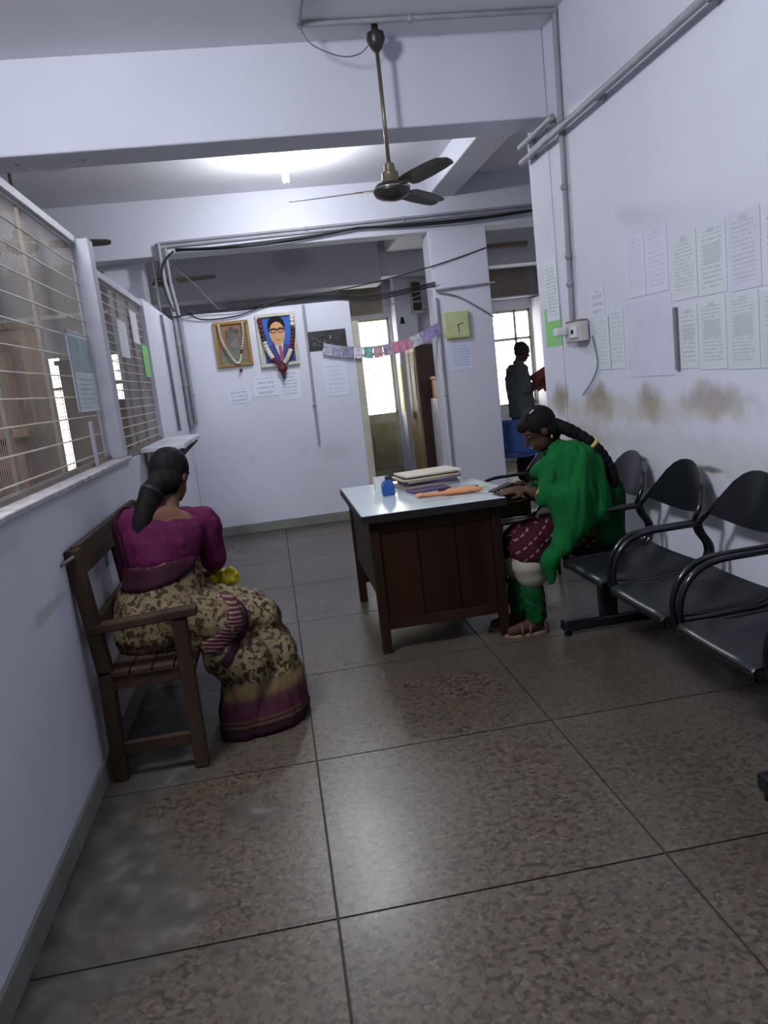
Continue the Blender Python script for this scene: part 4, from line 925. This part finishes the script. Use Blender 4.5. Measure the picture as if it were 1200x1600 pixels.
# hair: cap of hair and a thick pony tail over the left shoulder
h = MB(); f_ = hf.normalized(); u_ = (hu - f_*hu.dot(f_)).normalized(); s_ = f_.cross(u_)
h.ell(hc+u_*.035-f_*.018, (.098,.086,.095), f_, s_); h.ell(hc-f_*.045-u_*.02, (.065,.078,.085), f_, s_)
h.cap(hc-f_*.085-u_*.045, hc-f_*.10-u_*.09+V(-.03,-.01,0), .05, .048); h.cap(hc-f_*.10-u_*.09+V(-.03,-.01,0), (-.605,3.41,.95), .048, .042); h.cap((-.605,3.41,.95), (-.625,3.385,.875), .042, .026)
hr = blob('hair', h, M['hair'], w1, .007, 4, .002, .012, (1, 1, 4))
MB().lathe([(.045,-.012),(.05,0),(.045,.012)], hc-f_*.10-u_*.085+V(-.025,-.01,0), (-.5,-.5,-.7)).build('hair_tie', M['edge'], hr, True)
# blouse
bl = MB(); Sx = V(.92,.38,-.14).normalized(); Fx = V(-.38,.92,0).normalized()
bl.loft([ring(c_, Sx, Fx, a, d_) for c_, a, d_ in (((-.552,3.455,.745),.150,.140),((-.545,3.462,.80),.162,.138),((-.535,3.475,.87),.178,.125),((-.525,3.487,.925),.176,.105),((-.52,3.50,.958),.150,.078))])
bl.cap(SL+V(.005,0,.0), (-.695,3.545,.74), .078, .062); bl.cap(SRr+V(-.005,0,0), (-.347,3.617,.725), .078, .06)
bl.cap(SL+V(.02,.0,.0), SRr+V(-.02,0,.005), .073, .073)
blouse = blob('blouse', bl, M['blouse'], w1, .007, 4, .006, .06)
# saree
def sareemat():
    m, nt, b = newmat('floral_saree')
    pos = nd(nt, 'ShaderNodeTexCoord').outputs['Object']
    n1 = nd(nt, 'ShaderNodeTexNoise', i_Vector=pos, i_Scale=42.0, i_Detail=3.0, i_Distortion=.4).outputs[0]
    n2 = nd(nt, 'ShaderNodeTexVoronoi', i_Vector=pos, i_Scale=28.0).outputs[0]
    base = ramp(nt, nd(nt, 'ShaderNodeTexNoise', i_Vector=pos, i_Scale=6.0).outputs[0], [(.35, (.125,.09,.048)), (.65, (.20,.16,.092))])
    c = mixc(nt, nd(nt, 'ShaderNodeMapRange', i_0=n1, i_1=.50, i_2=.56).outputs[0], base, rgba((.036,.022,.013)))
    c = mixc(nt, nd(nt, 'ShaderNodeMapRange', i_0=n2, i_1=.20, i_2=.14, i_3=0.0, i_4=.8).outputs[0], c, rgba((.085,.045,.022)))
    z = nd(nt, 'ShaderNodeSeparateXYZ', i_0=pos).outputs[2]
    hem = ramp(nt, math_(nt, 'MULTIPLY', z, 1.0), [(0, (.022,.006,.012)), (.035, (.045,.013,.022)), (.05, (.022,.007,.012)), (.062, (.10,.065,.035)), (.07, (.03,.009,.015)), (.082, (.09,.055,.035)), (.09, (.065,.014,.034)), (.16, (.08,.03,.04)), (.185, (.15,.10,.045)), (.235, (.16,.115,.055))], 'LINEAR')
    c = mixc(nt, nd(nt, 'ShaderNodeMapRange', i_0=z, i_1=.225, i_2=.24, i_3=1.0, i_4=0.0).outputs[0], c, hem)
    nt.links.new(c, b.inputs['Base Color']); b.inputs['Roughness'].default_value = .7; b.inputs['Specular IOR Level'].default_value = .12
    bp = nd(nt, 'ShaderNodeBump', i_Height=n1, i_Strength=.08, i_Distance=.01).outputs[0]; nt.links.new(bp, b.inputs['Normal'])
    return m
M['saree'] = sareemat()
sk = MB(); X = V(1,0,0); Y = V(0,1,0)
Td = V(.92,.38,0).normalized(); Tn = V(-.38,.92,0).normalized()
sk.loft([ring(c_, Td, Tn, a, d_, 24) for c_, a, d_ in (((-.60,3.40,.447),.185,.22),((-.60,3.40,.50),.215,.235),((-.59,3.41,.58),.205,.225),((-.57,3.43,.66),.18,.20),((-.555,3.45,.73),.162,.175),((-.55,3.455,.785),.158,.155))])
sk.cap((-.52,3.40,.55), (-.17,3.49,.445), .13, .10); sk.cap((-.54,3.50,.55), (-.22,3.63,.46), .13, .10)
sk.loft([ring(c_, X, Y, a, d_, 28) for c_, a, d_ in (((-.21,3.45,.003),.205,.235),((-.205,3.45,.05),.205,.23),((-.19,3.47,.2),.185,.205),((-.20,3.50,.36),.150,.175),((-.23,3.53,.46),.11,.13))])
sk.cap((-.46,3.28,.50), (-.27,3.31,.30), .10, .10); sk.cap((-.50,3.27,.55), (-.33,3.32,.50), .11, .12); sk.cap((-.30,3.30,.02), (-.24,3.34,.32), .10, .11); sk.cap((-.13,3.40,.02), (-.12,3.42,.3), .095, .10)
saree = blob('saree', sk, M['saree'], w1, .009, 8, .011, .05, (1, 1, 4))
def on_bench(o, zt):
    def t(c): return c.x < -.412 and .28 < c.z < zt
    def m_(c): c.z = zt
    press(o, t, m_)
    def t2(c): return c.x < -.762 and c.z < .72
    def m2(c): c.x = -.762
    press(o, t2, m2)
on_bench(saree, .447); on_bench(body1, .456)
# the blob may dip under the floor by a hair: keep the hem on the floor
for v_ in saree.data.vertices:
    if v_.co.z < .004: v_.co.z = .004
def bandmat(name, c1, c2, k):
    m, nt, b = newmat(name)
    pos = nd(nt, 'ShaderNodeTexCoord').outputs['Object']; z = nd(nt, 'ShaderNodeSeparateXYZ', i_0=pos).outputs
    f = math_(nt, 'GREATER_THAN', math_(nt, 'FRACT', math_(nt, 'MULTIPLY', math_(nt, 'ADD', z[2], math_(nt, 'MULTIPLY', z[0], .3)), k)), .62)
    nt.links.new(mixc(nt, f, rgba(c1), rgba(c2)), b.inputs['Base Color']); b.inputs['Roughness'].default_value = .7; b.inputs['Specular IOR Level'].default_value = .12; return m
stripe = bandmat('striped_border', (.06,.011,.032), (.19,.13,.09), 60.0)
ribbon_on(saree, [(-.316,3.38,.665),(-.268,3.30,.60),(-.265,3.25,.53),(-.311,3.22,.463),(-.393,3.18,.435)], .065, stripe, 'pleat_border', w1)
ribbon_on(saree, [(-.25,3.40,.625),(-.21,3.32,.556),(-.228,3.26,.465),(-.283,3.20,.409),(-.335,3.18,.345)], .04, M['maroon'], 'pleat_edge', w1)
ribbon_on(saree, [(-.74,3.36,.755),(-.66,3.28,.755),(-.55,3.25,.765),(-.43,3.30,.79),(-.38,3.40,.81)], .095, M['maroon'], 'waist_border', w1, .008)
ribbon_on(blouse, [(-.58,3.62,.80),(-.66,3.57,.93),(-.69,3.50,1.01),(-.73,3.42,.95),(-.735,3.38,.84),(-.74,3.36,.76)], .07, M['maroon'], 'shoulder_drape', w1, .010)
yb = root('yellow_bag', (-.30, 3.74, .6), 'bright yellow plastic bag held on the lap of the saree wearer', 'bag')
blob('bag_body', MB().ell((-.30,3.70,.61), (.055,.05,.042), (1,.3,0), (0,1,0)).cap((-.295,3.68,.63), (-.275,3.66,.655), .022, .010).ell((-.34,3.72,.60), (.05,.04,.03)), M['yellow'], yb, .006, 3, .012, .03)

# --- woman in green on the steel bench
w2 = root('person', (1.5, 4.08, 0), 'person in green dupatta and maroon dotted dress writing at the desk', 'person')
hc = V(1.405, 4.06, 1.085); hf = V(-.86, .10, -.52); hu = V(-.50,.05,.86)
b = MB()
b.cap((1.66,4.08,.54), (1.67,4.08,.72), .14, .125).cap((1.67,4.08,.72), (1.57,4.08,.87), .125, .12)
SL, SRr = V(1.545,3.92,.895), V(1.545,4.24,.895)
b.cap(SL, SRr, .058, .058).cap((1.54,4.08,.93), (1.455,4.07,1.02), .055, .047)
head(b, hc, hf, hu, .98)
for s in (-1, 1):
    yk = 4.02 + (-.07 if s < 0 else .10)
    b.cap((1.62,4.08+s*.08,.52), (1.24,yk,.49), .09, .07); b.cap((1.24,yk,.48), (1.27 if s < 0 else 1.225,yk-.0,.09), .056, .036)
    ax = 1.27 if s < 0 else 1.225
    b.cap((ax,yk,.055), (ax-.15,yk-.01,.035), .036, .026)
b.cap(SL, (1.46,3.86,.68), .05, .042); b.cap((1.46,3.86,.68), (1.285,3.965,.785), .040, .027)
hand(b, (1.275,3.97,.788), (-.95,.25,.02), (-.05,-.3,.9), .28, 1)
b.cap(SRr, (1.48,4.30,.68), .05, .042); b.cap((1.48,4.30,.68), (1.29,4.15,.787), .040, .027)
hand(b, (1.28,4.145,.79), (-.93,-.2,.02), (0,.3,.95), .28, -1)
body2 = blob('body', b, M['skin_dark'], w2, .0065, 4)
def on_seat(o, zt):
    def t(c): return 1.372 < c.x < 1.90 and 3.30 < c.y < 4.40 and .26 < c.z < zt
    def m_(c): c.z = zt
    press(o, t, m_)
    def t2(c): return c.x > 1.845
    def m2(c): c.x = 1.845
    press(o, t2, m2)
on_seat(body2, .442)
def t_(c): return c.x < 1.168 and c.y > 3.94 and .70 < c.z < .7685
def m_(c): c.z = .7685
press(body2, t_, m_)
face(w2, hc, hf, hu, .98)
h = MB(); f_ = hf.normalized(); u_ = (hu - f_*hu.dot(f_)).normalized(); s_ = f_.cross(u_)
h.ell(hc+u_*.035-f_*.016, (.098,.084,.092), f_, s_); h.ell(hc-f_*.045-u_*.02, (.062,.076,.082), f_, s_)
h.ell(hc+f_*.045+u_*.065, (.055,.06,.04), f_, s_)
hair2 = blob('hair', h, M['hair'], w2, .007, 3, .002, .012, (1, 1, 4))
bp_ = smoothpath([hc-f_*.08-u_*.03, (1.54,3.985,1.07), (1.625,3.955,1.005), (1.69,3.935,.925), (1.735,3.925,.83), (1.74,3.925,.765)], 6)
br = MB()
for i, p in enumerate(bp_):
    r_ = .040 - .016*i/len(bp_); br.ell(p+V(0, .012*(1 if i%2 else -1), 0), (r_, r_*.9, r_*.95), n=12, m=8)
blob('braid', br, M['hair'], w2, .006, 2)
k = bp_[14]; MB().lathe([(.032,-.014),(.042,-.008),(.044,.004),(.034,.014)], k, (.7,-.2,-.7), 14).build('hair_band', mat('yellow_band', (.62,.45,.10), .6), hair2, True)
MB().beam(hc+u_*.135-f_*.03-s_*.035*0+V(0,-.06,-.02), hc+u_*.13+f_*.0+V(0,-.062,-.016), .006, .008).build('hair_clip', M['silver'], hair2)
MB().lathe([(.031,-.004),(.034,0),(.031,.004)], (1.325,3.941,.761), (-.82,.49,.49), 16).build('bangle', M['gold'], w2, True)
MB().ell((1.425,4.035-.10,1.05), (.006,.006,.012), n=8, m=6).build('earring', M['gold'], w2, True)
# kurta body
kb = MB(); F = V(-1,0,0); Yv = V(0,1,0)
kb.cap((1.66,4.08,.56), (1.68,4.08,.74), .17, .15).cap((1.68,4.08,.74), (1.575,4.08,.88), .15, .125)
kb.cap(SL, SRr, .075, .075); kb.cap((1.69,4.0,.50), (1.72,4.0,.70), .12, .11)
kb.cap(SRr, (1.47,4.295,.70), .075, .06); kb.cap((1.47,4.295,.70), (1.38,4.22,.735), .055, .046)
kb.cap((1.74,4.05,.48), (1.76,4.05,.62), .10, .09)
kurta = blob('kurta', kb, M['green_dark'], w2, .008, 5, .010, .05, (1, 1, 4)); on_seat(kurta, .438)
# dupatta: wrapped over shoulders, falling over the near arm to a point
du = MB()
du.cap((1.535,3.90,.935), (1.535,4.22,.935), .075, .07).cap((1.48,3.98,.945), (1.42,3.96,.82), .075, .075)
du.cap((1.535,3.91,.92), (1.50,3.86,.74), .10, .095).cap((1.42,3.94,.84), (1.375,3.93,.74), .075, .06)
du.cap((1.50,3.86,.76), (1.475,3.84,.60), .10, .085).cap((1.43,3.87,.74), (1.44,3.84,.62), .08, .07)
du.cap((1.475,3.84,.62), (1.40,3.835,.49), .085, .062).cap((1.40,3.835,.50), (1.325,3.84,.41), .058, .045).cap((1.325,3.84,.42), (1.33,3.838,.31), .045, .02)
du.cap((1.60,3.93,.88), (1.60,3.90,.66), .09, .10).cap((1.42,3.97,.90), (1.385,4.05,.86), .06, .05)
dup_ = blob('dupatta', du, M['green'], w2, .008, 6, .016, .045, (1, 1, 5)); on_seat(dup_, .440)
# skirt of the dress with small dashes
def dashmat():
    m, nt, b = newmat('maroon_dashed_cloth')
    pos = nd(nt, 'ShaderNodeTexCoord').outputs['Object']; s = nd(nt, 'ShaderNodeSeparateXYZ', i_0=pos).outputs
    u = math_(nt, 'ADD', math_(nt, 'MULTIPLY', s[0], .82), math_(nt, 'MULTIPLY', s[2], .58)); v = math_(nt, 'SUBTRACT', math_(nt, 'MULTIPLY', s[2], .82), math_(nt, 'MULTIPLY', s[0], .58))
    a = math_(nt, 'LESS_THAN', math_(nt, 'FRACT', math_(nt, 'MULTIPLY', v, 20.0)), .14); c_ = math_(nt, 'LESS_THAN', math_(nt, 'FRACT', math_(nt, 'MULTIPLY', u, 26.0)), .6)
    f = math_(nt, 'MULTIPLY', math_(nt, 'MULTIPLY', a, c_), .8)
    nt.links.new(mixc(nt, f, rgba((.042,.007,.014)), rgba((.28,.19,.17))), b.inputs['Base Color']); b.inputs['Roughness'].default_value = .8; b.inputs['Specular IOR Level'].default_value = .12; return m
dr_ = MB()
dr_.cap((1.62,4.02,.53), (1.25,3.96,.495), .115, .095).cap((1.62,4.12,.53), (1.25,4.10,.495), .115, .095).cap((1.55,4.07,.53), (1.28,4.03,.50), .10, .085)
dr_.cap((1.255,3.95,.475), (1.265,3.94,.45), .098, .094).cap((1.25,4.10,.475), (1.245,4.10,.44), .095, .09).cap((1.36,3.97,.47), (1.34,3.95,.44), .09, .08)
dress = blob('dress_skirt', dr_, dashmat(), w2, .008, 5, .012, .08); on_seat(dress, .438)
def t_(c): return c.x < 1.142
def m_(c): c.x = 1.142
press(dress, t_, m_)
hm = MB().cap((1.258,3.95,.38), (1.262,3.95,.34), .10, .088).cap((1.24,4.11,.37), (1.238,4.11,.34), .09, .08)
blob('underskirt_hem', hm, M['cream'], w2, .007, 4)
lg_ = MB().cap((1.256,3.95,.25), (1.268,3.95,.10), .064, .058); lg2 = MB().cap((1.232,4.12,.25), (1.226,4.12,.10), .062, .056)
blob('legging', lg_, M['green_dark'], w2, .007, 3, .008, .04); blob('legging', lg2, M['green_dark'], w2, .007, 3, .008, .04)
for (ax, yk) in ((1.27,3.95), (1.225,4.12)):
    s_o = MB().loft([ring((ax-.065, yk-.005, z_), V(1,0,0), V(0,1,0), .125, .045, 18) for z_ in (0.0, .016)]).build('sandal', M['sole'], w2, bevel=.003)
    for xx in (-.10, -.055): MB().tube([(ax+xx, yk-.048, .014), (ax+xx+.005, yk-.036, .052), (ax+xx+.01, yk-.005, .070), (ax+xx+.005, yk+.028, .052), (ax+xx, yk+.040, .014)], .008, 6).build('strap', M['sandal'], s_o, True)
    MB().tube([(ax+.045, yk-.046, .014), (ax+.04, yk-.04, .06), (ax+.01, yk-.03, .09), (ax+.01, yk+.03, .09), (ax+.04, yk+.036, .06), (ax+.045, yk+.040, .014)], .007, 6).build('strap', M['sandal'], s_o, True)
tag(MB().obox((1.17, 4.07, .80), (.13,.07,.009), (1,.2,.25), (0,1,0)).build('phone', M['edge'], None, bevel=.003), 'dark phone held by the seated person in green', 'phone')

# --- man standing beyond the pillar, reading a red folder
mx_, my = 3.03, 9.30
w3 = root('person', (mx_, my, 0), 'person in grey short sleeved shirt standing and reading a red folder', 'person')
hc = V(mx_+.045, my, 1.565); hf = V(.93,.20,-.30); hu = V(.28,.06,.95)
b = MB()
b.cap((mx_-.02,my,.93), (mx_-.03,my,1.12), .14, .135).cap((mx_-.03,my,1.12), (mx_-.04,my,1.28), .135, .14)
NR, FR = V(mx_-.03,my-.19,1.36), V(mx_-.03,my+.19,1.36)
b.cap(NR, FR, .06, .06).cap((mx_-.03,my,1.38), (mx_+.015,my,1.50), .06, .052); head(b, hc, hf, hu)
b.cap(NR, (mx_+.0,my-.20,1.10), .052, .043).cap((mx_,my-.20,1.10), (mx_+.20,my-.155,1.165), .042, .030); hand(b, (mx_+.205,my-.155,1.168), (.9,.17,.25), (.17,-.95,.0), .05, 1)
b.cap(FR, (mx_+.0,my+.20,1.10), .052, .043).cap((mx_,my+.20,1.10), (mx_+.20,my+.155,1.165), .042, .030); hand(b, (mx_+.205,my+.155,1.168), (.9,-.17,.25), (.17,.95,.0), .05, -1)
for s in (-1, 1):
    b.cap((mx_-.02,my+s*.09,.9), (mx_,my+s*.10,.48), .085, .062).cap((mx_,my+s*.10,.48), (mx_-.03,my+s*.11,.09), .058, .038).cap((mx_-.03,my+s*.11,.05), (mx_+.12,my+s*.12,.035), .038, .03)
blob('body', b, M['skin_dark'], w3, .0075, 4); face(w3, hc, hf, hu)
h = MB(); f_ = hf.normalized(); u_ = (hu - f_*hu.dot(f_)).normalized(); s_ = f_.cross(u_)
h.ell(hc+u_*.045-f_*.02, (.092,.080,.080), f_, s_); h.ell(hc-f_*.048+u_*.0, (.05,.07,.065), f_, s_)
blob('hair', h, mat('greying_hair', (.03,.028,.026), .6, bump=.3, bscale=90), w3, .007, 2, .005, .02)
s1 = MB()
s1.loft([ring((mx_+dx_, my, z_), V(1,0,0), V(0,1,0), a, c_, 24) for dx_, z_, a, c_ in ((-.01,.80,.155,.20),(-.01,.95,.155,.195),(-.02,1.10,.155,.19),(-.035,1.26,.150,.205),(-.035,1.36,.115,.21),(-.03,1.415,.08,.13),(-.01,1.44,.062,.07))])
for s, P in ((-1, NR), (1, FR)): s1.cap(P, (mx_-.01, my+s*.20, 1.15), .078, .072)
blob('shirt', s1, M['shirt'], w3, .008, 3, .010, .08)
blob('shirt_collar', MB().lathe([(.058,0),(.072,.0),(.066,.035),(.056,.04)], (mx_-.01,my,1.425), (.25,0,1)), M['shirt'], w3, .006, 2)
tr_ = MB()
for s in (-1, 1): tr_.cap((mx_-.02,my+s*.085,.88), (mx_,my+s*.10,.48), .11, .085).cap((mx_,my+s*.10,.48), (mx_-.03,my+s*.11,.10), .085, .075)
blob('trousers', tr_, M['trouser'], w3, .009, 4, .010, .08)
for s in (-1, 1): blob('shoe', MB().cap((mx_-.05,my+s*.11,.045), (mx_+.13,my+s*.125,.035), .044, .036), M['edge'], w3, .008, 2)
fo = root('red_folder', (mx_+.33, my, 1.2), 'open dark red folder held by the standing person', 'folder')
MB().obox((mx_+.335,my-.105,1.235), (.30,.006,.22), (.82,.15,.42), (-.15,.98,0)).build('cover', M['red'], fo)
MB().obox((mx_+.335,my+.105,1.235), (.30,.006,.22), (.82,-.15,.42), (.15,.98,0)).build('cover', M['red'], fo)
MB().obox((mx_+.335,my-.09,1.24), (.28,.008,.20), (.82,.15,.42), (-.15,.98,0)).build('papers', M['paper'], fo)
